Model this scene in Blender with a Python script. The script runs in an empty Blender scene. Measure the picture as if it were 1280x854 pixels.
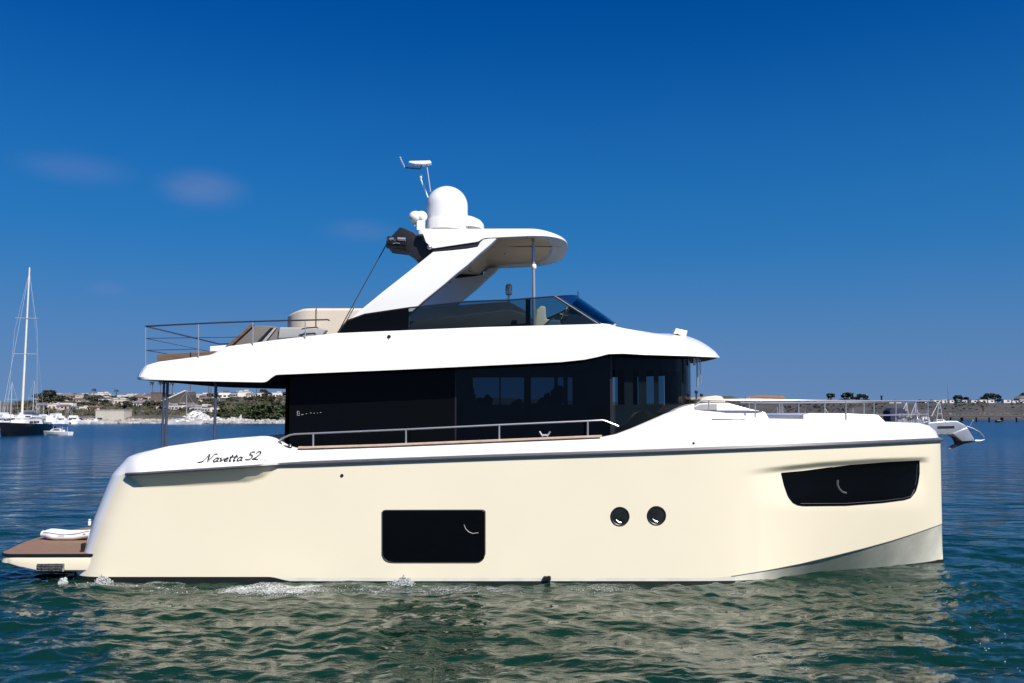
import bpy, bmesh, math, random
import numpy as np
from mathutils import Vector, Matrix
from mathutils.bvhtree import BVHTree

random.seed(7)
R = math.radians
SC = bpy.context.scene
COL = SC.collection

# ------------------------------------------------------------------ camera
F = 1088.0                                   # focal length in photo pixels (1280 wide)
HZ = 518.0                                   # horizon row in the photo
TH = math.atan((HZ - 427.0) / F)
CAMY, CAMZ = -16.0, 3.03
cam_d = bpy.data.cameras.new('camera')
cam = bpy.data.objects.new('camera', cam_d)
COL.objects.link(cam)
cam.location = (0, CAMY, CAMZ)
cam.rotation_euler = (math.pi / 2 + TH, 0, 0)
cam_d.sensor_width = 36.0
cam_d.lens = F / 1280.0 * 36.0
cam_d.clip_start = 0.1
cam_d.clip_end = 30000
SC.camera = cam

# ------------------------------------------------------------------ sky, sun, exposure
SUN_EL, SUN_AZ = 42.0, 36.0                  # azimuth to the right of straight behind the camera
world = bpy.data.worlds.new('World')
SC.world = world
world.use_nodes = True
wn, wl = world.node_tree.nodes, world.node_tree.links
wn.clear()
w_out = wn.new('ShaderNodeOutputWorld')
w_bg = wn.new('ShaderNodeBackground')
w_sky = wn.new('ShaderNodeTexSky')
w_sky.sky_type = 'NISHITA'
w_sky.sun_disc = False
w_sky.sun_elevation = R(SUN_EL)
w_sky.sun_rotation = R(180 - SUN_AZ)
w_sky.altitude = 0
w_sky.air_density = 1.0
w_sky.dust_density = 0.6
w_sky.ozone_density = 3.0
w_tc = wn.new('ShaderNodeTexCoord')
w_add = wn.new('ShaderNodeVectorMath'); w_add.operation = 'ADD'
w_add.inputs[1].default_value = (0, 0, 0.125)
w_nrm = wn.new('ShaderNodeVectorMath'); w_nrm.operation = 'NORMALIZE'
wl.new(w_tc.outputs['Generated'], w_add.inputs[0])
wl.new(w_add.outputs['Vector'], w_nrm.inputs[0])
wl.new(w_nrm.outputs['Vector'], w_sky.inputs['Vector'])
w_hs = wn.new('ShaderNodeHueSaturation')
w_hs.inputs['Saturation'].default_value = 1.5
w_hs.inputs['Hue'].default_value = 0.499
w_ml = wn.new('ShaderNodeMixRGB'); w_ml.blend_type = 'MULTIPLY'
w_ml.inputs['Fac'].default_value = 1.0
w_ml.inputs['Color2'].default_value = (0.95, 0.70, 1.04, 1)
wl.new(w_sky.outputs['Color'], w_hs.inputs['Color'])
wl.new(w_hs.outputs['Color'], w_ml.inputs['Color1'])
# a few thin pinkish wisps low on the left: soft elliptical patches broken up by noise
w_map = wn.new('ShaderNodeMapping'); w_map.inputs['Scale'].default_value = (11.0, 11.0, 30.0); w_map.inputs['Location'].default_value = (3.7, 1.2, 5.3)
w_no = wn.new('ShaderNodeTexNoise'); w_no.inputs['Scale'].default_value = 1.0; w_no.inputs['Detail'].default_value = 7.0
w_nc = wn.new('ShaderNodeMapRange'); w_nc.inputs['From Min'].default_value = 0.12; w_nc.inputs['From Max'].default_value = 0.85
wl.new(w_no.outputs['Fac'], w_nc.inputs['Value'])
wl.new(w_tc.outputs['Generated'], w_map.inputs['Vector'])
wl.new(w_map.outputs['Vector'], w_no.inputs['Vector'])
# thicker air low over the water
w_sep = wn.new('ShaderNodeSeparateXYZ'); wl.new(w_tc.outputs['Generated'], w_sep.inputs['Vector'])
w_hz = wn.new('ShaderNodeMapRange'); w_hz.interpolation_type = 'SMOOTHSTEP'
w_hz.inputs['From Min'].default_value = 0.21; w_hz.inputs['From Max'].default_value = -0.04
w_hz.inputs['To Min'].default_value = 0.0; w_hz.inputs['To Max'].default_value = 0.85
wl.new(w_sep.outputs['Z'], w_hz.inputs['Value'])
w_hm = wn.new('ShaderNodeMixRGB'); w_hm.inputs['Color2'].default_value = (1.45, 2.35, 4.1, 1)
w_mz = wn.new('ShaderNodeMapRange'); w_mz.interpolation_type = 'SMOOTHSTEP'
w_mz.inputs['From Min'].default_value = 0.46; w_mz.inputs['From Max'].default_value = 0.10
w_mz.inputs['To Min'].default_value = 0.0; w_mz.inputs['To Max'].default_value = 0.75
wl.new(w_sep.outputs['Z'], w_mz.inputs['Value'])
w_mm = wn.new('ShaderNodeMixRGB'); w_mm.inputs['Color2'].default_value = (0.30, 1.95, 4.35, 1)
wl.new(w_mz.outputs['Result'], w_mm.inputs['Fac']); wl.new(w_ml.outputs['Color'], w_mm.inputs['Color1'])
wl.new(w_hz.outputs['Result'], w_hm.inputs['Fac']); wl.new(w_mm.outputs['Color'], w_hm.inputs['Color1'])
w_last = w_hm.outputs['Color']
for (cd, rx, rz, amt) in (((-0.330, 0.913, 0.240), 0.045, 0.022, 0.17), ((-0.44, 0.863, 0.248), 0.055, 0.018, 0.07), ((-0.17, 0.963, 0.205), 0.05, 0.015, 0.07), ((-0.42, 0.897, 0.13), 0.022, 0.009, 0.05)):
    w_s = wn.new('ShaderNodeVectorMath'); w_s.operation = 'SUBTRACT'; w_s.inputs[1].default_value = cd
    w_d = wn.new('ShaderNodeVectorMath'); w_d.operation = 'DIVIDE'; w_d.inputs[1].default_value = (rx, rx * 2, rz)
    w_l = wn.new('ShaderNodeVectorMath'); w_l.operation = 'LENGTH'
    w_r = wn.new('ShaderNodeMapRange'); w_r.interpolation_type = 'SMOOTHERSTEP'
    w_r.inputs['From Min'].default_value = 1.35; w_r.inputs['From Max'].default_value = 0.0
    w_r.inputs['To Min'].default_value = 0.0; w_r.inputs['To Max'].default_value = amt * 1.7
    w_m = wn.new('ShaderNodeMath'); w_m.operation = 'MULTIPLY'; w_m.use_clamp = True
    w_x = wn.new('ShaderNodeMixRGB'); w_x.inputs['Color2'].default_value = (3.8, 3.4, 4.6, 1)
    wl.new(w_tc.outputs['Generated'], w_s.inputs[0]); wl.new(w_s.outputs['Vector'], w_d.inputs[0]); wl.new(w_d.outputs['Vector'], w_l.inputs[0])
    wl.new(w_l.outputs['Value'], w_r.inputs['Value']); wl.new(w_r.outputs['Result'], w_m.inputs[0]); wl.new(w_nc.outputs['Result'], w_m.inputs[1])
    wl.new(w_m.outputs['Value'], w_x.inputs['Fac']); wl.new(w_last, w_x.inputs['Color1'])
    w_last = w_x.outputs['Color']
wl.new(w_last, w_bg.inputs['Color'])
w_bg.inputs['Strength'].default_value = 0.082
wl.new(w_bg.outputs['Background'], w_out.inputs['Surface'])

sun_d = bpy.data.lights.new('sun', 'SUN')
sun = bpy.data.objects.new('sun', sun_d)
COL.objects.link(sun)
sun_d.energy = 4.6
sun_d.angle = R(0.5)
sun_d.color = (1.0, 0.965, 0.89)
el, az = R(SUN_EL), R(SUN_AZ)
SUNV = Vector((math.cos(el) * math.sin(az), -math.cos(el) * math.cos(az), math.sin(el)))
sun.rotation_euler = SUNV.to_track_quat('Z', 'Y').to_euler()
sun.location = SUNV * 60

SC.view_settings.view_transform = 'Standard'
SC.view_settings.look = 'None'
SC.view_settings.exposure = 0.38
SC.view_settings.gamma = 1.0
SC.view_settings.use_curve_mapping = False
SC.render.engine = 'CYCLES'
SC.cycles.use_denoising = True
SC.cycles.max_bounces = 10
SC.cycles.transparent_max_bounces = 16
SC.cycles.caustics_reflective = False
SC.cycles.caustics_refractive = False

# ------------------------------------------------------------------ projection helpers
cT, sT = math.cos(TH), math.sin(TH)

def ray(px, py):
    u, v = (px - 640.0) / F, (427.0 - py) / F
    return Vector((u, cT - v * sT, sT + v * cT))

def at(px, py, Y):
    d = ray(px, py)
    t = (Y - CAMY) / d.y
    return Vector((d.x * t, Y, CAMZ + d.z * t))

def atd(px, dist):
    """a point on the water, dist metres in front of the camera, in photo column px"""
    return Vector(((px - 640.0) / F * dist, CAMY + dist, 0.0))

def proj(p):
    x, y, z = p[0], p[1] - CAMY, p[2] - CAMZ
    fw = y * cT + z * sT
    up = -y * sT + z * cT
    return 640 + F * x / fw, 427 - F * up / fw

def curve(pts):
    xs = [p[0] for p in pts]; ys = [p[1] for p in pts]
    return lambda x: float(np.interp(x, xs, ys))

def smooth(a, b, x):
    t = min(1.0, max(0.0, (x - a) / (b - a)))
    return t * t * (3 - 2 * t)

# ------------------------------------------------------------------ materials
def mat(name, col, rough=0.5, metal=0.0, noise=0.0, nscale=3.0, bump=0.0, bscale=20.0, col2=None,
        coat=0.0, spec=None, stretch=None):
    m = bpy.data.materials.new(name)
    m.use_nodes = True
    nt = m.node_tree; n, l = nt.nodes, nt.links
    b = n['Principled BSDF']
    b.inputs['Roughness'].default_value = rough
    b.inputs['Metallic'].default_value = metal
    b.inputs['Coat Weight'].default_value = coat
    if spec is not None: b.inputs['Specular IOR Level'].default_value = spec
    tc = n.new('ShaderNodeTexCoord')
    mp = n.new('ShaderNodeMapping')
    if stretch: mp.inputs['Scale'].default_value = stretch
    l.new(tc.outputs['Object'], mp.inputs['Vector'])
    nz = n.new('ShaderNodeTexNoise')
    nz.inputs['Scale'].default_value = nscale
    nz.inputs['Detail'].default_value = 6.0
    l.new(mp.outputs['Vector'], nz.inputs['Vector'])
    cr = n.new('ShaderNodeValToRGB')
    c2 = col2 if col2 else tuple(max(0, c * (1 - noise)) for c in col)
    cr.color_ramp.elements[0].position = 0.35
    cr.color_ramp.elements[1].position = 0.68
    cr.color_ramp.elements[0].color = (*c2, 1)
    cr.color_ramp.elements[1].color = (*col, 1)
    l.new(nz.outputs['Fac'], cr.inputs['Fac'])
    l.new(cr.outputs['Color'], b.inputs['Base Color'])
    if bump:
        nb = n.new('ShaderNodeTexNoise')
        nb.inputs['Scale'].default_value = bscale
        nb.inputs['Detail'].default_value = 4.0
        l.new(mp.outputs['Vector'], nb.inputs['Vector'])
        bp = n.new('ShaderNodeBump')
        bp.inputs['Strength'].default_value = bump
        bp.inputs['Distance'].default_value = 0.02
        l.new(nb.outputs['Fac'], bp.inputs['Height'])
        l.new(bp.outputs['Normal'], b.inputs['Normal'])
    return m

def glass_mat(name, tint, rough=0.01, ior=1.45):
    m = bpy.data.materials.new(name)
    m.use_nodes = True
    n, l = m.node_tree.nodes, m.node_tree.links
    n.clear()
    o = n.new('ShaderNodeOutputMaterial')
    t = n.new('ShaderNodeBsdfTransparent'); t.inputs['Color'].default_value = (*tint, 1)
    g = n.new('ShaderNodeBsdfGlossy'); g.inputs['Roughness'].default_value = rough
    fr = n.new('ShaderNodeFresnel'); fr.inputs['IOR'].default_value = ior
    mx = n.new('ShaderNodeMixShader')
    l.new(fr.outputs['Fac'], mx.inputs['Fac'])
    l.new(t.outputs['BSDF'], mx.inputs[1]); l.new(g.outputs['BSDF'], mx.inputs[2])
    l.new(mx.outputs['Shader'], o.inputs['Surface'])
    return m

def plank_mat(name, col, col2, axis_scale=(0.0, 22.0, 0.0), rough=0.6):
    """teak planking: dark caulk lines between boards"""
    m = mat(name, col, rough, col2=col2, nscale=8.0, stretch=(0.6, 6.0, 1.0))
    n, l = m.node_tree.nodes, m.node_tree.links
    b = n['Principled BSDF']
    tc = n.new('ShaderNodeTexCoord')
    sep = n.new('ShaderNodeSeparateXYZ')
    l.new(tc.outputs['Object'], sep.inputs['Vector'])
    mu = n.new('ShaderNodeMath'); mu.operation = 'MULTIPLY'; mu.inputs[1].default_value = axis_scale[1]
    l.new(sep.outputs['Y'], mu.inputs[0])
    fr = n.new('ShaderNodeMath'); fr.operation = 'FRACT'
    l.new(mu.outputs['Value'], fr.inputs[0])
    lt = n.new('ShaderNodeMath'); lt.operation = 'LESS_THAN'; lt.inputs[1].default_value = 0.1
    l.new(fr.outputs['Value'], lt.inputs[0])
    mx = n.new('ShaderNodeMixRGB')
    old = b.inputs['Base Color'].links[0].from_socket
    l.new(lt.outputs['Value'], mx.inputs['Fac'])
    l.new(old, mx.inputs['Color1'])
    mx.inputs['Color2'].default_value = (0.03, 0.025, 0.02, 1)
    l.new(mx.outputs['Color'], b.inputs['Base Color'])
    return m

M = {}
M['hull'] = mat('cream_gelcoat', (0.80, 0.725, 0.545), 0.38, noise=0.03, nscale=0.7, bump=0.02, bscale=1.2)
M['white'] = mat('white_gelcoat', (0.84, 0.83, 0.80), 0.22, noise=0.02, nscale=0.8, coat=0.3)
M['cream'] = mat('cream_moulding', (0.62, 0.56, 0.45), 0.35, noise=0.03)
M['ceiling'] = mat('brown_headliner', (0.74, 0.62, 0.47), 0.6, noise=0.08)
M['shadedceil'] = mat('shaded_soffit', (0.012, 0.009, 0.008), 0.9, noise=0.1, spec=0.1)  # cream underside; its shade is put into this near-black colour
M['antifoul'] = mat('dark_bottom_paint', (0.010, 0.011, 0.010), 0.5, noise=0.4)
M['rub'] = mat('grey_rubber_strake', (0.085, 0.085, 0.10), 0.4, noise=0.15, nscale=5)
M['steel'] = mat('polished_steel', (0.52, 0.52, 0.53), 0.3, 0.7, noise=0.05)
M['darksteel'] = mat('bronze_anodised_rail', (0.10, 0.095, 0.10), 0.3, 0.7, noise=0.1)
M['post'] = mat('blue_grey_post', (0.075, 0.09, 0.13), 0.3, 0.3, noise=0.1)
M['black'] = mat('black_glass', (0.0025, 0.003, 0.0035), 0.05, noise=0.0, spec=0.10)
M['blackplastic'] = mat('black_plastic', (0.012, 0.012, 0.013), 0.4, noise=0.2)
M['teak'] = plank_mat('teak_planks', (0.34, 0.20, 0.115), (0.24, 0.135, 0.075))
M['teakwood'] = mat('teak_rail', (0.17, 0.105, 0.065), 0.6, col2=(0.11, 0.07, 0.045), nscale=6, stretch=(0.4, 6, 6))
M['teakpale'] = mat('pale_teak_cap', (0.62, 0.46, 0.34), 0.5, noise=0.2, nscale=6)
M['beige'] = mat('beige_upholstery', (0.62, 0.54, 0.43), 0.7, noise=0.06, bump=0.15, bscale=60)
M['grey'] = mat('grey_upholstery', (0.17, 0.155, 0.145), 0.7, noise=0.1)
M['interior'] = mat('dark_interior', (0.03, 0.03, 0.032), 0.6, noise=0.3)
M['glass'] = glass_mat('tinted_glass', (0.30, 0.40, 0.46), ior=1.3)
M['smoke'] = glass_mat('smoked_screen', (0.30, 0.40, 0.42), ior=1.35)
M['smokefront'] = glass_mat('blue_smoked_screen', (0.10, 0.19, 0.36), ior=1.5)
M['lens'] = mat('lamp_lens', (0.55, 0.57, 0.6), 0.08, 0.6)
M['cord'] = mat('dark_cord', (0.03, 0.025, 0.02), 0.7)
M['gunmetal'] = mat('galvanised_steel', (0.55, 0.56, 0.57), 0.3, 0.7, noise=0.15, nscale=8)

# ------------------------------------------------------------------ mesh builder
ORIGIN = {}

class MB:
    def __init__(s):
        s.v = []; s.f = []
    def add(s, pts, faces):
        o = len(s.v)
        s.v += [tuple(p) for p in pts]
        s.f += [tuple(i + o for i in f) for f in faces]
    def grid(s, rows, flip=False, close_u=False):
        nr, nc = len(rows), len(rows[0])
        pts = [p for r in rows for p in r]
        fs = []
        for i in range(nr - 1):
            for j in range(nc - 1 + (1 if close_u else 0)):
                j2 = (j + 1) % nc
                q = (i * nc + j, i * nc + j2, (i + 1) * nc + j2, (i + 1) * nc + j)
                fs.append(q[::-1] if flip else q)
        s.add(pts, fs)
    def box(s, c, size, rot=0.0, bev=0.0):
        hx, hy, hz = size[0] / 2, size[1] / 2, size[2] / 2
        ca, sa = math.cos(rot), math.sin(rot)
        pts = []
        for dz in (-hz, hz):
            for dx, dy in ((-hx, -hy), (hx, -hy), (hx, hy), (-hx, hy)):
                pts.append((c[0] + dx * ca - dy * sa, c[1] + dx * sa + dy * ca, c[2] + dz))
        s.add(pts, [(3, 2, 1, 0), (4, 5, 6, 7), (0, 1, 5, 4), (1, 2, 6, 5), (2, 3, 7, 6), (3, 0, 4, 7)])
    def tube(s, path, r, n=8, caps=True, r2=None):
        path = [Vector(p) for p in path]
        rings = []
        for i, p in enumerate(path):
            if i == 0: d = path[1] - path[0]
            elif i == len(path) - 1: d = path[-1] - path[-2]
            else: d = (path[i + 1] - p).normalized() + (p - path[i - 1]).normalized()
            if d.length < 1e-9: d = Vector((0, 0, 1))
            d.normalize()
            a = Vector((0, 0, 1)) if abs(d.z) < 0.9 else Vector((1, 0, 0))
            u = d.cross(a).normalized(); w = u.cross(d).normalized()
            rr = r if r2 is None else r + (r2 - r) * i / (len(path) - 1)
            rings.append([p + (u * math.cos(2 * math.pi * k / n) + w * math.sin(2 * math.pi * k / n)) * rr for k in range(n)])
        s.grid(rings, close_u=True)
        if caps:
            s.add(rings[0], [tuple(range(n))])
            s.add(rings[-1], [tuple(range(n))[::-1]])
    def lathe(s, prof, c, n=24, axis='Z'):
        rings = []
        for (r, h) in prof:
            ring = []
            for k in range(n):
                a = 2 * math.pi * k / n
                if axis == 'Z': ring.append((c[0] + r * math.cos(a), c[1] + r * math.sin(a), c[2] + h))
                elif axis == 'Y': ring.append((c[0] + r * math.cos(a), c[1] + h, c[2] + r * math.sin(a)))
                else: ring.append((c[0] + h, c[1] + r * math.cos(a), c[2] + r * math.sin(a)))
            rings.append(ring)
        s.grid(rings, close_u=True)
    def prism(s, near, far):
        n = len(near)
        s.add(list(near) + list(far),
              [tuple(range(n)), tuple(range(n, 2 * n))[::-1]] +
              [(i, (i + 1) % n, n + (i + 1) % n, n + i)[::-1] for i in range(n)])
    def slab(s, poly, Y0, Y1):
        near = [at(x, y, Y0) for x, y in poly]
        s.prism(near, [Vector((p.x, Y1, p.z)) for p in near])
    def ball(s, c, rx, ry, rz, n=12, m=8, jit=0.0):
        rows = []
        for i in range(m + 1):
            t = math.pi * i / m
            rows.append([(c[0] + rx * math.sin(t) * math.cos(2 * math.pi * k / n) * (1 + random.uniform(-jit, jit)),
                          c[1] + ry * math.sin(t) * math.sin(2 * math.pi * k / n) * (1 + random.uniform(-jit, jit)),
                          c[2] - rz * math.cos(t) * (1 + random.uniform(-jit, jit))) for k in range(n)])
        s.grid(rows, close_u=True)
    def build(s, name, m, parent=None, smooth_=False, bevel=0.0, merge=False, fix=True):
        org = ORIGIN.get(parent.name, Vector()) if parent else Vector()
        me = bpy.data.meshes.new(name)
        me.from_pydata([(x - org.x, y - org.y, z - org.z) for x, y, z in s.v], [], s.f)
        bm = bmesh.new(); bm.from_mesh(me)
        if merge: bmesh.ops.remove_doubles(bm, verts=bm.verts, dist=1e-5)
        if fix: bmesh.ops.recalc_face_normals(bm, faces=bm.faces)
        if bevel:
            eds = [e for e in bm.edges if len(e.link_faces) == 2 and e.calc_face_angle(0) > 0.5]
            bmesh.ops.bevel(bm, geom=eds, offset=bevel, segments=3, profile=0.6, affect='EDGES', clamp_overlap=True)
            smooth_ = True
        bm.to_mesh(me); bm.free()
        me.materials.append(m)
        if smooth_:
            for p in me.polygons: p.use_smooth = True
            try: me.set_sharp_from_angle(angle=R(38))
            except Exception: pass
        o = bpy.data.objects.new(name, me)
        COL.objects.link(o)
        if parent:
            o.parent = parent
            ORIGIN[o.name] = org
        return o

def tag(o, label=None, cat=None, group=None, kind=None):
    if label: o['label'] = label
    if cat: o['category'] = cat
    if group: o['group'] = group
    if kind: o['kind'] = kind
    return o

def thing(name, label, cat, loc=(0, 0, 0), rz=0.0, group=None, world=False):
    o = bpy.data.objects.new(name, None)
    o.empty_display_size = 0.3
    COL.objects.link(o)
    o.location = loc
    o.rotation_euler = (0, 0, rz)
    ORIGIN[o.name] = Vector(loc) if world else Vector()
    return tag(o, label, cat, group)

def kids(o):
    return [c for c in bpy.data.objects if c.parent == o]

def copy_tree(o, parent=None):
    c = o.copy()
    COL.objects.link(c)
    if parent: c.parent = parent
    for ch in kids(o): copy_tree(ch, c)
    return c

# ================================================================== WATER
rng = np.random.default_rng(3)
WAVES = []
for k in range(120):
    lam = 0.17 * (5.0 / 0.17) ** rng.random()
    ang = R(-68) + rng.normal(0, 0.62)               # wind from ahead and left
    slope = 0.040 * (lam / 0.5) ** (-0.40 if lam < 0.5 else -0.85)
    kk = 2 * math.pi / lam
    WAVES.append((kk * math.cos(ang), kk * math.sin(ang), slope / kk, rng.random() * 2 * math.pi, lam))

def wave_h(x, y, sp=None):
    h = np.zeros_like(x, dtype=float)
    env = 0.75 + 0.35 * np.sin(0.31 * x + 0.9 * np.sin(0.21 * y)) * np.sin(0.43 * y + 0.2 * x + 1.0)
    for kx, ky, a, ph, lam in WAVES:
        s = np.sin(kx * x + ky * y + ph + 0.5 * np.sin(0.7 * x * kx / 6 - 0.9 * ky * y / 7))
        t = a * (s + 0.22 * (s * s - 0.5))
        if sp is not None: t = t * np.clip((lam / sp - 2.5) / 2.5, 0, 1)
        h += t
    return h * env

def axis_pts(lo, hi, step, far_lo, far_hi, g):
    c = list(np.arange(lo, hi + 1e-6, step))
    d, x = step, hi
    up = []
    while x < far_hi:
        d *= g; x += d; up.append(x)
    d, x = step, lo
    dn = []
    while x > far_lo:
        d *= g; x -= d; dn.append(x)
    return np.array(dn[::-1] + c + up)

wx = axis_pts(-13.5, 13.5, 0.038, -9000, 9000, 1.07)
wy = axis_pts(-8.5, 1.0, 0.045, -80, 15000, 1.03)
dx = np.gradient(wx); dy = np.gradient(wy)
GX, GY = np.meshgrid(wx, wy)
SP = np.maximum(*np.meshgrid(dx, dy))
GZ = wave_h(GX, GY, SP)
nx_, ny_ = len(wx), len(wy)
vv = np.stack([GX, GY, GZ], -1).reshape(-1, 3)
idx = np.arange(nx_ * ny_).reshape(ny_, nx_)
ff = np.stack([idx[:-1, :-1], idx[:-1, 1:], idx[1:, 1:], idx[1:, :-1]], -1).reshape(-1, 4)
wm = bpy.data.meshes.new('water')
wm.vertices.add(len(vv)); wm.vertices.foreach_set('co', vv.ravel())
wm.loops.add(ff.size); wm.loops.foreach_set('vertex_index', ff.ravel().astype(np.int32))
wm.polygons.add(len(ff)); wm.polygons.foreach_set('loop_start', np.arange(0, ff.size, 4, dtype=np.int32))
wm.polygons.foreach_set('loop_total', np.full(len(ff), 4, dtype=np.int32))
wm.update(calc_edges=True)
wm.polygons.foreach_set('use_smooth', np.ones(len(ff), dtype=bool))
water = bpy.data.objects.new('water', wm)
COL.objects.link(water)
tag(water, 'blue green harbour water with small wind ripples', 'water', kind='structure')

def water_mat():
    m = bpy.data.materials.new('sea_water')
    m.use_nodes = True
    n, l = m.node_tree.nodes, m.node_tree.links
    b = n['Principled BSDF']
    b.inputs['Base Color'].default_value = (0.003, 0.024, 0.011, 1)
    b.inputs['Roughness'].default_value = 0.04
    b.inputs['IOR'].default_value = 1.333
    tc = n.new('ShaderNodeTexCoord')
    sp_ = n.new('ShaderNodeSeparateXYZ'); l.new(tc.outputs['Object'], sp_.inputs['Vector'])
    mr = n.new('ShaderNodeMapRange')            # chop too small to model one by one out in the open harbour
    mr.inputs['From Min'].default_value = 6; mr.inputs['From Max'].default_value = 110
    mr.inputs['To Min'].default_value = 0.04; mr.inputs['To Max'].default_value = 0.22
    l.new(sp_.outputs['Y'], mr.inputs['Value']); l.new(mr.outputs['Result'], b.inputs['Roughness'])
    dc = n.new('ShaderNodeMapRange')            # base colour turns bluer with distance, standing in for reflected sky
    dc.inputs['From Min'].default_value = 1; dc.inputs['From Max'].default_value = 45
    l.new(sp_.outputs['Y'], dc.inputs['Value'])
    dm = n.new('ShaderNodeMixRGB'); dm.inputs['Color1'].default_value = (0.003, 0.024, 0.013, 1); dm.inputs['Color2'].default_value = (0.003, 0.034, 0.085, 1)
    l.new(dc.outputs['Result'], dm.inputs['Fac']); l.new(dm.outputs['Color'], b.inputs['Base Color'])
    mp = n.new('ShaderNodeMapping'); mp.inputs['Scale'].default_value = (0.8, 1.6, 1.0)
    l.new(tc.outputs['Object'], mp.inputs['Vector'])
    last = None
    for sc_, dist_, st in ((0.55, 0.60, 0.6), (2.0, 0.10, 0.5), (9.0, 0.022, 0.6), (28.0, 0.007, 0.5)):
        nz = n.new('ShaderNodeTexNoise'); nz.inputs['Scale'].default_value = sc_; nz.inputs['Detail'].default_value = 3.0
        l.new(mp.outputs['Vector'], nz.inputs['Vector'])
        bp = n.new('ShaderNodeBump'); bp.inputs['Strength'].default_value = st; bp.inputs['Distance'].default_value = dist_
        l.new(nz.outputs['Fac'], bp.inputs['Height'])
        if last: l.new(last.outputs['Normal'], bp.inputs['Normal'])
        last = bp
    l.new(last.outputs['Normal'], b.inputs['Normal'])
    return m
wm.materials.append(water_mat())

def wz(x, y):
    return float(wave_h(np.array([x]), np.array([y]), .045)[0])

# ================================================================== YACHT
CY = 2.4
yacht = thing('motor_yacht', 'large cream and white motor yacht with black windows filling the foreground', 'yacht',
              (0, CY, 0), world=True)

def mirror(pts):
    return [(p[0], 2 * CY - p[1], p[2]) for p in pts]

# ---- hull plan at the rubbing strake
X0, RC, XB, XS = -7.55, 0.75, 8.945, 2.4
loop = []
for i in range(10): loop.append((X0, CY - (CY - RC) * i / 10, True))
for i in range(16):
    a = math.pi / 2 * i / 15
    loop.append((X0 + RC * (1 - math.cos(a)), RC * (1 - math.sin(a)), i < 4))
x = X0 + RC
while x < XS - 0.05:
    x += 0.045; loop.append((x, 0.0, False))
for i in range(1, 171):
    t = i / 170
    ph = math.pi / 2 * (1 - (1 - t) ** 1.0)
    Xn = XS + (XB - XS) * math.sin(ph) ** (2 / 2.6)
    h = CY * max(0.0, math.cos(ph)) ** (2 / 1.6)
    loop.append((Xn, CY - h, False))

crvR = curve([(130, 595), (157, 593), (340, 581), (500, 575), (640, 570), (800, 565), (960, 559), (1060, 555), (1180, 549.5)])
crvT = curve([(140, 582), (150, 576), (155, 571), (160, 568), (169, 565), (208, 558), (270, 549.5), (325, 545.2), (334, 545.5),
              (342, 547.5), (350, 552), (358, 556.5), (366, 559.5), (376, 561), (480, 557.8), (752, 546.5), (770, 543), (790, 535.5),
              (818, 523.5), (835, 516), (848, 512.5), (866, 512), (900, 515), (960, 523), (1060, 525), (1110, 527), (1156, 528.5),
              (1166, 531), (1172, 536), (1178, 545)])
crvC = curve([(0, 722), (890, 722.5), (918, 720), (960, 713), (1000, 705), (1042, 695), (1080, 685.5), (1113, 676.5), (1145, 666.5), (1178, 655)])
crvL = curve([(156, 593), (165, 600.5), (178, 609), (240, 607), (310, 603), (330, 597), (348, 582), (349, 570)])
crvE = curve([(900, 592), (958, 585), (1024, 578), (1090, 573.5), (1155, 571.5), (1180, 571)])
shear = curve([(-1, -.75), (.073, -.61), (.476, -.48), (1.088, -.31), (1.656, -.10), (1.91, 0), (2.01, .06), (2.238, .21), (2.36, .42), (3, .5)])
ywl = curve([(-20, 0.0), (3.9, 0.0), (4.5, .15), (5.6, .85), (6.39, 1.25), (8.07, 2.0), (9.0, 2.4)])

def zc(crv, Xb, Yb, useshear=True):
    z = 2.0
    for _ in range(6):
        wS = smooth(-4.2, -7.0, Xb) if useshear else 0
        px, _p = proj((Xb + shear(z) * wS, Yb, z))
        z = at(px, crv(px), Yb).z
    return z

first_side = [i for i, p in enumerate(loop) if not p[2]][0]
colsD = []
for i, (Xb, Yb, tr) in enumerate(loop):
    if tr: colsD.append(None); continue
    colsD.append((zc(crvC, Xb, Yb + (max(Yb, ywl(Xb)) - Yb) * .42), zc(crvR, Xb, Yb), zc(crvT, Xb, Yb + 0.1 if Yb < 2.3 else Yb)))
for i in range(first_side): colsD[i] = colsD[first_side]

def hull_pt(Xb, Yb, z, frac, zr, low=0.0):
    """frac 0 at chine, 1 at the strake; adds rake of the stern, bow flare, scoop and eyebrow recess"""
    wS = smooth(-4.2, -7.0, Xb)
    X = Xb + shear(z) * wS
    fl = 0.42 * (1 - min(1, frac)) ** 1.3
    Y = Yb + (max(Yb, ywl(Xb)) - Yb) * fl
    Y += low * (max(Yb, ywl(Xb)) - Y)
    if Yb < 2.0 and Xb < -3.5:
        px, py = proj((X, Y, z))
        r_, L_ = crvR(px), crvL(px)
        if 156 < px < 349 and L_ > r_:
            k = 0.0095
            if py <= r_: Y -= k * (L_ - r_) * smooth(r_ - 26, r_, py)
            elif py < L_: Y -= k * (L_ - py)
    if Xb > 3.0 and Yb < 2.2:
        px, py = proj((X, Y, z))
        e = crvE(px)
        wx_ = smooth(925, 990, px) * (1 - smooth(1150, 1166, px))
        if py > e and wx_ > 0:
            d = 0.085 * min(1.0, (py - e) / 7.0) * (1 - smooth(585, 640, py))
            Y += d * wx_
    return (X, Y, z)

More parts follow.
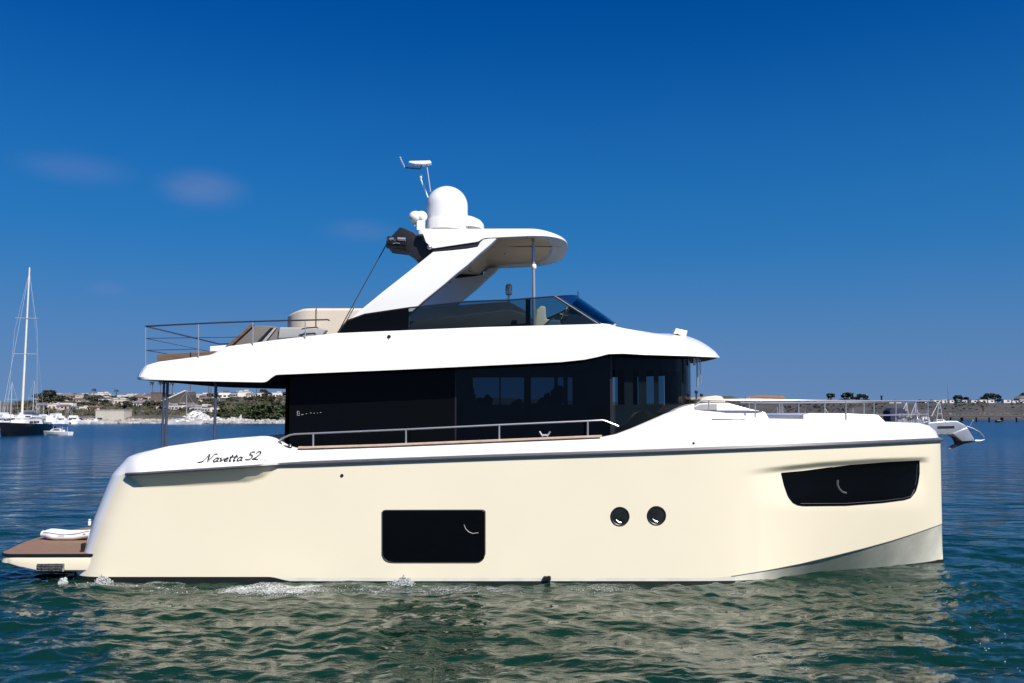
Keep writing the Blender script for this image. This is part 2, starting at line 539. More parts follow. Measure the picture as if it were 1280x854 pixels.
NS = 90
side_rows = []
for r in range(NS + 1):
    row = []
    f = r / NS
    for i, (Xb, Yb, tr) in enumerate(loop):
        zC, zR, zT = colsD[i]
        z = zC + (zR - zC) * f
        row.append(hull_pt(Xb, Yb, z, f, zR))
    side_rows.append(row)
low_rows = []
for r in range(10):
    f = r / 9
    row = []
    for i, (Xb, Yb, tr) in enumerate(loop):
        zC, zR, zT = colsD[i]
        z = -0.02 + (zC + 0.02) * f
        if tr: X_, Y_, z_ = hull_pt(Xb, Yb, z, 0, zR)
        else: X_, Y_, z_ = hull_pt(Xb, Yb, z, 0, zR, low=(1 - f))
        row.append((X_, Y_, z_))
    low_rows.append(row)
keel_rows = []
for zz, fy in ((-0.75, 1.0), (-0.72, 0.8), (-0.35, 0.12), (-0.02, 0.0)):
    row = []
    for i, (X_, Y_, z_) in enumerate(low_rows[0]):
        row.append((X_ + (0.3 if X_ < -7.5 else 0) * fy, Y_ + (CY - Y_) * fy, zz))
    keel_rows.append(row)

def sym(mb, rows):
    mb.grid(rows)
    mb.grid([mirror(r) for r in rows], flip=True)

NT = 10 + 11  # stern end white, not cream: the corner's bluish shade put into colour
mb = MB(); sym(mb, [r[:NT] for r in side_rows]); sym(mb, [r[:NT] for r in low_rows])
transom = mb.build('transom', M['white'], yacht, smooth_=True, merge=True)
mb = MB(); sym(mb, [r[NT - 1:] for r in side_rows])
hull = mb.build('hull', M['hull'], yacht, smooth_=True, merge=False, fix=False)
mb = MB(); sym(mb, [r[NT - 1:] for r in low_rows])
M['bowlow'] = mat('pale_lower_gelcoat', (0.76, 0.74, 0.62), 0.2, noise=0.18, nscale=2.5, coat=0.8)
mb.build('lower_hull', M['bowlow'], hull, smooth_=True, fix=False)
mb = MB(); sym(mb, keel_rows)
mb.build('hull_bottom', M['antifoul'], hull, smooth_=True, fix=False)

# dark waterline band: follows the hull just above the water
rows = []
for zz in (-0.05, 0.0, 0.035):
    row = []
    for i, (Xb, Yb, tr) in enumerate(loop):
        a = Vector(low_rows[0][i]); nrm = Vector((0, -1, 0))
        j0, j1 = max(0, i - 1), min(len(loop) - 1, i + 1)
        t = Vector(low_rows[0][j1]) - Vector(low_rows[0][j0]); t.z = 0
        if t.length > 0: nrm = Vector((t.y, -t.x, 0)).normalized()
        extra = 0.075 * (1 - smooth(-4.4, -3.95, a.x))
        row.append(a + nrm * 0.012 + Vector((0, 0, zz + (extra if zz > 0.01 else 0) - a.z)))
    rows.append(row)
mb = MB(); sym(mb, rows)
mb.build('waterline_band', M['antifoul'], hull, smooth_=True, fix=False)

mb = MB(); pc = [Vector(side_rows[0][i]) + Vector((0, -.002, 0)) for i in range(len(loop)) if 3.9 < side_rows[0][i][0]]
mb.tube(pc, .009, 6); mb.tube(mirror(pc), .009, 6)
M['chine'] = mat('chine_dark_seam', (0.12, 0.115, 0.10), .6)  # dark line along the chine edge
for q in (pc, mirror(pc)):
    mb = MB(); mb.tube(q, .008, 6); mb.build('chine_seam', M['chine'], hull, smooth_=True)

# ---- bulwark above the strake with rolled top, inner face; then the deck
up_rows = [[] for _ in range(15)]
in_rows = [[] for _ in range(3)]
deck_rows = [[], []]
for i, (Xb, Yb, tr) in enumerate(loop):
    zC, zR, zT = colsD[i]
    j0, j1 = max(0, i - 1), min(len(loop) - 1, i + 1)
    t = Vector((loop[j1][0] - loop[j0][0], loop[j1][1] - loop[j0][1], 0))
    nin = Vector((-t.y, t.x, 0)).normalized() if t.length > 0 else Vector((0, 1, 0))
    if i == len(loop) - 1: nin = Vector((-1, 0, 0))
    H = zT - zR
    rad = min(0.13, H * 0.5)
    for r in range(15):
        f = r / 14
        if f < 0.6:
            g = f / 0.6
            z = zR + (H - rad) * g; ins = 0.06 * g
        else:
            a = (f - 0.6) / 0.4 * math.pi / 2
            z = zR + H - rad + rad * math.sin(a); ins = 0.06 + rad * (1 - math.cos(a))
        p = Vector(hull_pt(Xb, Yb, z, 1, zR)) + nin * ins
        if p.y > CY: p.y = CY
        up_rows[r].append(tuple(p))
    p = Vector(up_rows[-1][-1])
    dk = 0.75 - 0.45 * smooth(2.6, 4.6, Xb)
    q0 = p + nin * 0.06; q1 = q0 + Vector((0, 0, -dk)); 
    for q in (q0, q1): q.y = min(q.y, CY)
    in_rows[0].append(tuple(p)); in_rows[1].append(tuple(q0)); in_rows[2].append(tuple(q1))
    deck_rows[0].append(tuple(q1)); deck_rows[1].append((q1.x, CY, q1.z))
mb = MB(); sym(mb, up_rows); sym(mb, in_rows)
bulw = mb.build('bulwark', M['white'], yacht, smooth_=True, merge=True)
mb = MB(); sym(mb, deck_rows)
mb.build('deck', M['teak'], yacht, smooth_=False, merge=True)

# ---- rubbing strake (swept flattened section)
sec = [(-0.02, 0.045), (0.05, 0.035), (0.062, 0.0), (0.05, -0.03), (-0.02, -0.04)]
rr = [[] for _ in sec]
for i, (Xb, Yb, tr) in enumerate(loop):
    zC, zR, zT = colsD[i]
    p = Vector(hull_pt(Xb, Yb, zR, 1, zR))
    if proj(p)[0] < 156 or tr: continue
    j0, j1 = max(0, i - 1), min(len(loop) - 1, i + 1)
    t = Vector((loop[j1][0] - loop[j0][0], loop[j1][1] - loop[j0][1], 0))
    nout = Vector((t.y, -t.x, 0)).normalized()
    if i == len(loop) - 1: nout = Vector((1, 0, 0))
    w = 0.68 + 0.30 * smooth(-4.4, -3.6, Xb)
    for k, (a, b) in enumerate(sec):
        q = p + nout * a + Vector((0, 0, b * w))
        q.y = min(q.y, CY)
        rr[k].append(tuple(q))
mb = MB(); sym(mb, rr)
mb.build('rubbing_strake', M['rub'], yacht, smooth_=True, merge=True)

# ---- things that lie on the hull skin: cast from the camera side onto the real surface
def bvh_of(*obs):
    vs, fs = [], []
    for o in obs:
        off = len(vs); org = Vector(ORIGIN[o.name])
        vs += [v.co + org for v in o.data.vertices]
        fs += [tuple(i + off for i in p.vertices) for p in o.data.polygons]
    return BVHTree.FromPolygons(vs, fs)
HB = bvh_of(hull, bulw, transom)
EYE = Vector((0, CAMY, CAMZ))

def on_skin(px, py, off=0.005, tree=None, Yd=0.0):
    d = ray(px, py).normalized()
    hit, nrm, _i, _d = (tree or HB).ray_cast(EYE, d)
    if hit is None:
        hit, nrm = at(px, py, Yd), Vector((0, -1, 0))
    if nrm.dot(d) > 0: nrm = -nrm
    return hit + nrm * off

def skin_patch(name, top, bot, x0, x1, m, parent, off=0.006, nx=60, ny=14, tree=None, both=True):
    ct, cb = curve(top), curve(bot)
    rows = []
    for j in range(ny + 1):
        rows.append([on_skin(x0 + (x1 - x0) * i / nx, ct(x0 + (x1 - x0) * i / nx) * (1 - j / ny) + cb(x0 + (x1 - x0) * i / nx) * j / ny, off, tree)
                     for i in range(nx + 1)])
    outs = []
    for side in range(2 if both else 1):
        mb = MB()
        rws = rows if side == 0 else [mirror(r) for r in rows]
        s_ = -1 if side == 0 else 1
        mb.grid(rws)
        rim = rws[0] + [r[-1] for r in rws[1:]] + rws[-1][::-1][1:] + [r[0] for r in rws[::-1][1:-1]]
        rim2 = [(p[0], p[1] - s_ * (off + 0.03), p[2]) for p in rim]
        mb.grid([list(rim) + [rim[0]], rim2 + [rim2[0]]])
        outs.append(mb.build(name, m, parent, smooth_=True, merge=True))
    return outs

# midship window
wt = [(477, 640.5), (479, 638), (482, 637.3), (602, 637), (605, 637.5), (607, 639.5)]
wb = [(477, 694), (479, 699), (482, 702), (487, 703.7), (492, 704), (594, 704), (600, 703), (604, 700), (606, 696.5), (607, 692)]
w_mid = skin_patch('hull_window', wt, wb, 477, 607, M['black'], yacht, nx=70, ny=6)
# bow window
bt = [(976.5, 591), (1004, 588.5), (1063, 580.5), (1110, 577), (1149, 575)]
bb = [(976.5, 592), (980, 607), (985, 621), (991, 628.5), (997, 631.5), (1004, 632.5), (1057, 632), (1103, 628.5), (1130, 625),
      (1138, 622.5), (1144, 615), (1147, 606), (1149, 592)]
w_bow = skin_patch('bow_window', bt, bb, 976.5, 1149, M['black'], yacht, nx=110, ny=14, off=0.012)
# thin inner frame line of the bow window and the opener handles behind the panes
def skin_line(path, r, name, m, parent, off, both=True, tree=None):
    pts = []
    for a, b in zip(path[:-1], path[1:]):
        n = max(2, int(math.hypot(b[0] - a[0], b[1] - a[1]) / 5))
        pts += [on_skin(a[0] + (b[0] - a[0]) * i / n, a[1] + (b[1] - a[1]) * i / n, off, tree) for i in range(n)]
    pts.append(on_skin(*path[-1], off, tree))
    o = None
    for s_ in range(2 if both else 1):
        mb = MB(); mb.tube(pts if s_ == 0 else mirror(pts), r, 6)
        q = mb.build(name, m, parent[s_] if isinstance(parent, list) else parent, smooth_=True)
        o = o or q
    return o
M['hullgrey'] = mat('grey_frame', (0.10, 0.10, 0.10), 0.35, noise=0.1)
M['gasket'] = mat('window_gasket', (0.05, 0.048, 0.044), .5)
skin_line([(478, 641), (480, 638.2), (602, 637.8), (606, 640), (606, 692), (604, 699), (599, 702.8), (594, 703.3), (492, 703.3), (485, 702), (479.5, 698), (478, 692), (478, 641)], .006, 'gasket', M['gasket'], w_mid, .008)
skin_line([(1000, 629.5), (1057, 629.2), (1103, 626), (1130, 622.5), (1138, 620), (1142, 612), (1144.5, 600), (1145.5, 580)], 0.004,
          'window_frame', M['hullgrey'], w_bow, 0.016)
arc = [(1046.5, 600), (1046, 606), (1048, 611), (1052, 615), (1057, 616.5)]
skin_line(arc, 0.022, 'opener_handle', M['hullgrey'], w_bow, 0.014)
arc = [(580, 656), (582, 661), (586, 665), (591, 667), (598, 666)]
M['handle'] = mat('dull_handle', (0.30, 0.29, 0.24), .5)
skin_line(arc, 0.008, 'opener_handle', M['handle'], w_mid, 0.010)

# portholes
M['portglass'] = mat('porthole_glass', (0.02, 0.024, 0.02), 0.08, noise=0.5, nscale=9)
for (cx, cy, rp) in ((775, 645.5, 11.5), (820.7, 644.5, 11.5)):
    c = on_skin(cx, cy, 0.0)
    rm = rp / 68.0
    for s_ in (0, 1):
        yy = c.y if s_ == 0 else 2 * CY - c.y
        sg = -1 if s_ == 0 else 1
        mb = MB()
        mb.lathe([(rm * 1.0, 0.02 * -sg), (rm * 1.02, 0.012 * sg), (rm * 0.95, 0.022 * sg), (rm * 0.86, 0.014 * sg), (rm * 0.84, 0.004 * sg)], (c.x, yy, c.z), 40, 'Y')
        ring = mb.build('porthole', M['blackplastic'], yacht, smooth_=True)
        mb = MB(); mb.lathe([(rm * 0.85, 0.008 * sg), (rm * 0.4, 0.010 * sg), (0.001, 0.010 * sg)], (c.x, yy, c.z), 40, 'Y')
        mb.build('pane', M['portglass'], ring, smooth_=True)
        mb = MB(); mb.tube([(c.x - rm * .45, yy + sg * 0.014, c.z - rm * .35), (c.x - rm * .15, yy + sg * .016, c.z - rm * .62), (c.x + rm * .1, yy + sg * .014, c.z - rm * .66)], 0.011, 6)
        mb.build('opener_handle', M['steel'], ring, smooth_=True)

# script lettering on the quarter and faint lettering on the aft saloon glass
def strokes(lst, ox, oy, sx, sy, shear_):
    out = []
    for st in lst:
        out.append([(ox + (x + shear_ * y) * sx, oy - y * sy) for x, y in st])
    return out
GL = {
 'N': ([[(-.55, .02), (-.35, 0), (-.1, .1), (.1, .55), (.22, 1.0)], [(.22, 1.0), (.42, .05)], [(.42, .05), (.60, .6), (.72, 1.0), (1.0, 1.02)]], 0.95),
 'a': ([[(.38, .48), (.2, .5), (.02, .25), (.08, .02), (.25, .03), (.38, .25), (.42, .48)], [(.42, .48), (.4, .08), (.58, .06)]], 0.58),
 'v': ([[(0, .42), (.08, .48), (.16, .02), (.34, .25), (.42, .48)]], 0.5),
 'e': ([[(.05, .24), (.3, .32), (.28, .48), (.1, .42), (.03, .18), (.15, .01), (.38, .12)]], 0.45),
 't': ([[(.16, .8), (.1, .1), (.18, 0), (.3, .1)], [(-.02, .52), (.36, .55)]], 0.42),
 '5': ([[(.55, .98), (.2, .95), (.12, .58), (.4, .6), (.5, .3), (.32, .02), (.05, .0), (-.08, .06)], ], 0.72),
 '2': ([[(.05, .75), (.15, .98), (.42, .98), (.46, .7), (.2, .3), (-.1, .02), (.1, .06), (.5, .02)]], 0.6),
}
def write(text, ox, oy, h, dy, shear_, adv=1.0):
    res = []
    x = 0
    for ch in text:
        if ch == ' ': x += .55; continue
        g, w = GL[ch]
        res += [[(ox + (x + a + shear_ * b) * h * adv, oy - b * h - (x * h) * dy) for a, b in st] for st in g]
        x += w
    return res
mb = MB()
def thick_pts(st):
    o_ = []
    for a, b in zip(st[:-1], st[1:]):
        n = max(2, int(math.hypot(b[0] - a[0], b[1] - a[1]) / 1.2))
        o_ += [(a[0] + (b[0] - a[0]) * i / n, a[1] + (b[1] - a[1]) * i / n) for i in range(n)]
    return o_ + [st[-1]]
for st in write('Navetta', 254.0, 578.3, 10.2, 0.045, 0.45, 1.22):
    mb.tube([on_skin(px, py, 0.004) for px, py in thick_pts(st)], 0.0145, 6)
lt = mb.build('name_lettering', M['blackplastic'], yacht, smooth_=True)
lt['label'] = 'black script lettering reading Navetta'
mb = MB()
for st in write('52', 307.5, 575.2, 10.2, 0.03, 0.40, 1.2):
    mb.tube([on_skin(px, py, 0.004) for px, py in thick_pts(st)], 0.015, 6)
lt = mb.build('number_lettering', M['blackplastic'], yacht, smooth_=True)
lt['label'] = 'black script number 52'
mb = MB(); mb.tube([on_skin(331, 576.5, 0.004), on_skin(332.6, 574.8, 0.004)], 0.014, 6)
mb.build('small_mark', M['blackplastic'], yacht, smooth_=True)

# fittings along the side
for (px, py, rr_) in ((427.5, 594.5, .03), (867, 554, .02), (948, 558.5, .014)):
    c = on_skin(px, py, 0.0); mb = MB(); mb.lathe([(rr_, .01), (rr_, -.012), (rr_ * .5, -.016), (0.001, -.014)], c, 14, 'Y')
    mb.build('skin_fitting', M['blackplastic'], yacht, smooth_=True)
c = on_skin(684, 722.5, 0.0)
mb = MB(); mb.box((c.x, c.y - .03, c.z), (.13, .08, .07)); mb.box((c.x + .03, c.y - .05, c.z + .02), (.05, .05, .05))
mb.build('intake_fitting', M['blackplastic'], yacht, bevel=.01)

# transom sides: small lamp on the far quarter
# ---- swim platform
zt = at(50, 693, 0.05).z
outer = []
def plat_loop(ins, z):
    pts = []
    xin = -7.45
    pts.append((xin, 0.08 + ins, z))
    pts.append((-8.6, 0.06 + ins, z))
    for i in range(9):
        a = math.pi / 2 * i / 8
        pts.append((-9.05 - (.38 - ins) * math.sin(a) , 0.06 + ins + .42 * (1 - math.cos(a)), z))
    for i in range(1, 11):
        y = .48 + ins + (CY - .48 - ins) * i / 10
        pts.append((-9.43 + ins - .34 * math.sin(math.pi / 2 * i / 10), y, z))
    return pts
rows = [plat_loop(.05, zt - .32), plat_loop(.012, zt - .285), plat_loop(0.0, zt - .16), plat_loop(0.02, zt - .055)]
rows[0] = [(p[0] + (.40 if p[0] < -8.9 else 0), p[1], p[2] + (.07 if p[0] < -8.9 else 0)) for p in rows[0]]
rows[1] = [(p[0] + (.16 if p[0] < -8.9 else 0), p[1], p[2] + (.06 if p[0] < -8.9 else 0)) for p in rows[1]]
mb = MB(); sym(mb, rows)
b0 = rows[0]; sym(mb, [b0, [(p[0], CY, p[2]) for p in b0]])
plat = mb.build('swim_platform', M['hull'], yacht, smooth_=True, merge=True)
tp = plat_loop(0.03, zt - .052)
mb = MB(); sym(mb, [tp, plat_loop(0.0, zt - .045), plat_loop(0.0, zt - .006), plat_loop(.02, zt)])
mb.build('edge_trim', M['blackplastic'], plat, smooth_=True, merge=True)
tp = plat_loop(.015, zt + .002); mb = MB(); sym(mb, [tp, [(p[0], CY, p[2]) for p in tp]])
mb.build('teak_top', M['teak'], plat, merge=True)
g0, g1 = at(47, 704.5, 0.06), at(80, 714.5, 0.06)
M['grille'] = mat('grey_perforated_plate', (0.35, 0.36, 0.34), 0.5, col2=(0.05, 0.05, 0.05), nscale=40)
mb = MB(); mb.box(((g0.x + g1.x) / 2, .055, (g0.z + g1.z) / 2), (g1.x - g0.x, .05, g0.z - g1.z))
gr = mb.build('vent_grille', M['grille'], plat, bevel=.006)
mb = MB()
for k in range(5): mb.box(((g0.x + g1.x) / 2, .028, g1.z + (g0.z - g1.z) * (k + .5) / 5), (g1.x - g0.x - .03, .012, .012))
mb.build('slat', M['blackplastic'], gr)
# dark hinge block where the platform meets the hull
c = at(104, 685, .35); mb = MB(); mb.box((c.x, c.y, c.z), (.05, .1, .17)); mb.build('hinge', M['blackplastic'], plat, bevel=.01)

# ---- flybridge deck moulding
FX0, FR = -7.05, .4
fl = []
for i in range(8): fl.append((FX0, CY - (CY - FR) * i / 8))
for i in range(12):
    a = math.pi / 2 * i / 11; fl.append((FX0 + FR * (1 - math.cos(a)), FR * (1 - math.sin(a))))
x = FX0 + FR
while x < 1.15: x += .05; fl.append((x, 0.0))
for i in range(1, 101):
    ph = math.pi / 2 * i / 100
    fl.append((1.2 + 3.20 * math.sin(ph) ** (2 / 2.2), CY - CY * max(0, math.cos(ph)) ** (2 / 1.8)))
crvB = curve([(150, 474), (165, 474), (250, 476.5), (330, 478), (335, 476), (339, 472), (345, 468.5), (480, 463), (700, 452.7),
              (731, 449.5), (748, 446), (761, 442.5), (780, 442), (807, 443.5), (862, 445), (901, 447)])
crvU = curve([(150, 461), (176, 459), (180, 457.5), (200, 452), (262, 443.8), (268, 441.5), (276, 437), (284, 433), (347, 424.5), (420, 416.5), (600, 409),
              (748, 405), (764, 406.5), (775, 410), (785, 412), (800, 414.5), (840, 420), (870, 428), (890, 437)])
NR = 13
frows = [[] for _ in range(NR)]
fbot = [[], [], []]
finn = [[] for _ in range(3)]
ffl = [[], []]
zb_l, zt_l = [], []
inf = []
for i, (Xb, Yb) in enumerate(fl):
    j0, j1 = max(0, i - 1), min(len(fl) - 1, i + 1)
    t = Vector((fl[j1][0] - fl[j0][0], fl[j1][1] - fl[j0][1], 0))
    nin = Vector((-t.y, t.x, 0)).normalized()
    if i == 0: nin = Vector((1, 0, 0))
    if i == len(fl) - 1: nin = Vector((-1, 0, 0))
    w = min(1, max(0, (Xb - 1.2) / 3.13))
    ins = .22 + .20 * smooth(FX0, FX0 + 1.2, Xb) + .95 * w ** 2.2
    inf.append((nin, ins))
for i, (Xb, Yb) in enumerate(fl):
    nin, ins = inf[i]
    k = max(i, 12)                                   # transom end borrows the corner's heights
    Xk, Yk = fl[k]
    px, _ = proj((Xk, Yk, 3.9)); zb = at(px, crvB(px), Yk).z
    Pt = Vector((Xk, Yk, 4.2)) + inf[k][0] * inf[k][1]
    px, _ = proj(Pt); zt_ = at(px, crvU(px), Pt.y).z
    for r in range(NR):
        f = r / (NR - 1)
        lip = .03 if r == 0 else 0.0
        p = Vector((Xb, Yb, 0)) + nin * (ins * f + lip)
        p.z = zb + (zt_ - zb) * (1 - (1 - f) ** (1.75 + 1.1 * min(1, max(0, (Xb - 2.6) / 1.7))))
        p.y = min(p.y, CY)
        frows[r].append(tuple(p))
    p0 = Vector(frows[0][-1]); 
    q = p0 + nin * .25; q.y = min(q.y, CY); q.z += .015
    fbot[0].append(tuple(p0)); fbot[1].append(tuple(q)); fbot[2].append((q.x, CY, q.z))
    pt = Vector(frows[-1][-1])
    q0 = pt + nin * .12; q0.y = min(q0.y, CY)
    fz = min(max(3.95, zb + .10), pt.z - .03) if Xb < 1.5 else pt.z + .03
    finn[0].append(tuple(pt)); finn[1].append(tuple(q0)); finn[2].append((q0.x, q0.y, fz))
    ffl[0].append((q0.x, q0.y, fz)); ffl[1].append((q0.x, CY, fz))
mb = MB(); sym(mb, frows); sym(mb, finn)
fly = mb.build('flybridge_moulding', M['white'], yacht, smooth_=True, merge=True)
nspl = [i for i, p in enumerate(fl) if p[0] > 1.5][0]
mb = MB(); sym(mb, [r[:nspl] for r in ffl])
M['paledeck'] = plank_mat('pale_deck', (0.66, 0.58, 0.47), (0.58, 0.50, 0.40))
mb.build('flybridge_floor', M['paledeck'], fly, merge=True)
mb = MB(); sym(mb, [r[nspl - 1:] for r in ffl])
mb.build('forward_roof', M['white'], fly, smooth_=True, merge=True)
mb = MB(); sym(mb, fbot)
mb.build('soffit', M['shadedceil'], fly, smooth_=True, merge=True)
FB = bvh_of(fly)
# drain nub, aft corner seam and the lower moulding line
c = on_skin(486.5, 421, 0.0, FB); mb = MB(); mb.lathe([(.035, .01), (.035, -.03), (.02, -.045), (.001, -.045)], c, 14, 'Y'); mb.tube([c, c + Vector((-.0, -.03, -.06))], .014, 8)
mb.build('drain_nub', M['blackplastic'], fly, smooth_=True)
skin_line([(171, 472), (175, 465.5), (183, 459.5)], .004, 'corner_seam', M['rub'], fly, .001, tree=FB)

# ---- saloon glazing
YG = .55
zbot = 1.55
plan = [(-4.30, YG), (1.90, YG)]
front = [(1.90, YG), (2.25, .63), (2.6, .76), (2.95, .95), (3.25, 1.18), (3.48, 1.45), (3.63, 1.75), (3.71, 2.05), (3.73, CY)]
def ztop(Xp, Yp):
    px, _ = proj((Xp, Yp, 3.9)); return at(px, crvB(min(px, 880)) - 6, Yp * .5).z + .03
def glass_strip(name, pts, m, parent, off=0.0, z0=zbot):
    objs = []
    n = len(pts)
    for s_ in (0, 1):
        mb = MB()
        P = pts if s_ == 0 else [(a, 2 * CY - b) for a, b in pts]
        bot = [(a, b, z0) for a, b in P]; top = [(a, b, ztop(pts[k][0], pts[k][1])) for k, (a, b) in enumerate(P)]
        mb.grid([bot, top])
        objs.append(mb.build(name, m, parent, smooth_=True))
    return objs
def seg(x0, x1, n=12): return [(x0 + (x1 - x0) * i / n, YG) for i in range(n + 1)]
Xm = at(569.6, 500, YG).x
aftw = glass_strip('saloon_window', seg(-4.30, Xm - .012), M['black'], yacht)
M['glassdark'] = glass_mat('dark_tinted_glass', (0.17, 0.24, 0.30), ior=1.36)
glass_strip('saloon_window', seg(Xm + .012, 1.87), M['glassdark'], yacht)
def resample(pl, n):
    d = [0]
    for a, b in zip(pl[:-1], pl[1:]): d.append(d[-1] + math.hypot(b[0] - a[0], b[1] - a[1]))
    return [(float(np.interp(d[-1] * i / n, d, [p[0] for p in pl])), float(np.interp(d[-1] * i / n, d, [p[1] for p in pl]))) for i in range(n + 1)]
fr_ = resample(front, 48)
glass_strip('wheelhouse_window', fr_[1:30], M['glass'], yacht)
glass_strip('windscreen', fr_[30:], M['glass'], yacht)
# mullions
for (mx, my, wd) in ((1.885, YG - .004, .05), (Xm, YG - .003, .03)):
    for s_ in (0, 1):
        yy = my if s_ == 0 else 2 * CY - my
        mb = MB(); mb.box((mx, yy, (zbot + ztop(mx, YG)) / 2), (wd, .03, ztop(mx, YG) - zbot)); mb.build('mullion', M['blackplastic'], yacht)
# aft bulkhead and inner lining (frames inside the glass leave window openings)
mb = MB(); mb.prism([(-4.30, YG, zbot - .2), (-4.30, 2 * CY - YG, zbot - .2), (-4.30, 2 * CY - YG, 3.80), (-4.30, YG, 3.80)],
                    [(-4.22, YG, zbot - .2), (-4.22, 2 * CY - YG, zbot - .2), (-4.22, 2 * CY - YG, 3.80), (-4.22, YG, 3.80)])
mb.build('aft_bulkhead', M['black'], yacht)
zo0, zo1 = at(780, 506, .6).z, at(780, 462, .6).z
def liner(pts, z0, z1):
    out = []
    for s_ in (0, 1):
        P = pts if s_ == 0 else [(a, 2 * CY - b) for a, b in pts]
        sg = 1 if s_ == 0 else -1
        out.append(([(a, b + .05 * sg, z0) for a, b in P], [(a, b + .05 * sg, z1) for a, b in P]))
    return out
mb = MB()
whole = [(Xm - .5, YG), (0, YG), (1.85, YG)] + [(a - .05, b) for a, b in fr_[2:]]
for a, b in liner(whole, zbot, zo0) + liner(whole, zo1, 4.4): mb.grid([a, b])
for pil in ((Xm - .4, Xm + .16), (.28, .36), (.98, 1.06), (1.40, 1.92)):
    for a, b in liner([(pil[0], YG), (pil[1], YG)], zbot, 4.4): mb.grid([a, b])
def nearest(Xq): return min(range(len(fr_)), key=lambda k: abs(fr_[k][0] - Xq))
for xa, xb in ((2.18, 2.38), (2.47, 2.62), (2.78, 2.9), (3.45, 3.56)):
    ka, kb = nearest(xa), nearest(xb)
    for a, b in liner([(p[0] - .04, p[1]) for p in fr_[ka:kb + 1]], zbot, 4.4): mb.grid([a, b])
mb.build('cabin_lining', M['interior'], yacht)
mb = MB(); mb.box((-.4, CY, zbot - .05), (8.0, 3.5, .06)); mb.box((-2.6, CY, 2.75), (.12, 3.3, 2.4)); mb.box((-1.0, 3.4, 2.1), (1.4, .9, 1.0)); mb.box((1.0, 1.6, 2.1), (.9, .9, 1.1))
mb.box((.55, 1.6, 2.75), (.14, .5, .7)); mb.box((2.5, CY, 2.45), (.9, 2.2, .9)); mb.box((-.3, 1.7, 2.0), (1.3, 1.2, .75)); mb.ball((.62, 1.6, 3.2), .12, .2, .17)
for (bx, by, bz, br_) in ((-.7, 3.6, 3.15, .2), (-.55, 3.7, 3.3, .13), (.05, 3.8, 3.1, .16), (.15, 3.6, 3.25, .1), (.9, 3.5, 3.2, .18), (.8, 3.6, 3.38, .11)): mb.ball((bx, by, bz), br_, br_, br_ * 1.2, 8, 6, .2)
mb.box((-.65, 3.6, 2.95), (.5, .4, .5)); mb.box((.1, 3.7, 2.95), (.4, .3, .4)); mb.box((.85, 3.5, 2.95), (.45, .4, .5))
mb.box((-.25, 2.2, 3.4), (.03, .03, 1.0)); mb.box((-.9, 2.4, 3.1), (.25, .5, .7)); mb.ball((-.9, 2.4, 3.5), .11, .12, .15); mb.box((.55, 2.9, 3.0), (.7, .3, .55)); mb.ball((1.0, 3.2, 3.45), .16, .16, .2, 7, 5, .3)
mb.box((-.6, 1.5, 2.95), (.1, .5, .5)); mb.box((.1, 1.5, 2.9), (.1, .5, .4))
mb.box((-1.2, CY, 3.9), (5.6, 3.4, .04))
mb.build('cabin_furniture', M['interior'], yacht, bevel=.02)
# faint small mark on the aft saloon glass
def gp(px, py): return at(px, py, YG - .003)
M['etch'] = mat('etched_mark', (0.35, 0.34, 0.33), .4)
for grp_ in ([[(371.6, 514.3), (371.6, 519.6), (374.4, 519.4), (374.6, 517.6), (371.8, 517), (374.2, 516.6), (374, 514.6), (371.6, 514.3)]],
             [[(376.5, 518.6), (379.5, 518.2)]], [[(382.2, 517.4), (383.6, 517.2)]], [[(387.5, 516.4), (389.3, 516.2)]], [[(392, 516.8), (393.4, 516.6)]], [[(396.5, 516.5), (397.3, 516.4)]], [[(400.2, 515.9), (401.6, 515.7)]]):
    mb = MB()
    for st in grp_: mb.tube([gp(*p) for p in st], .006, 6)
    mb.build('etched_letter', M['etch'], aftw[0])

# ---- aft deck posts
for (px, y0, y1, r_) in ((205.2, 476, 563, .022), (209.6, 476, 562, .026), (270, 478, 553, .028)):
    a, b = at(px, y0, .32), at(px, y1, .32)
    for s_ in (0,):
        yy = .32 if s_ == 0 else 2 * CY - .32
        mb = MB(); mb.tube([(a.x, yy, b.z - .35), (a.x, yy, a.z)], r_, 12)
        mb.lathe([(r_ * 1.9, 0), (r_ * 1.9, .02), (r_, .03)], (a.x, yy, b.z - .35), 14)
        mb.build('deck_post', M['post'], yacht, smooth_=True)

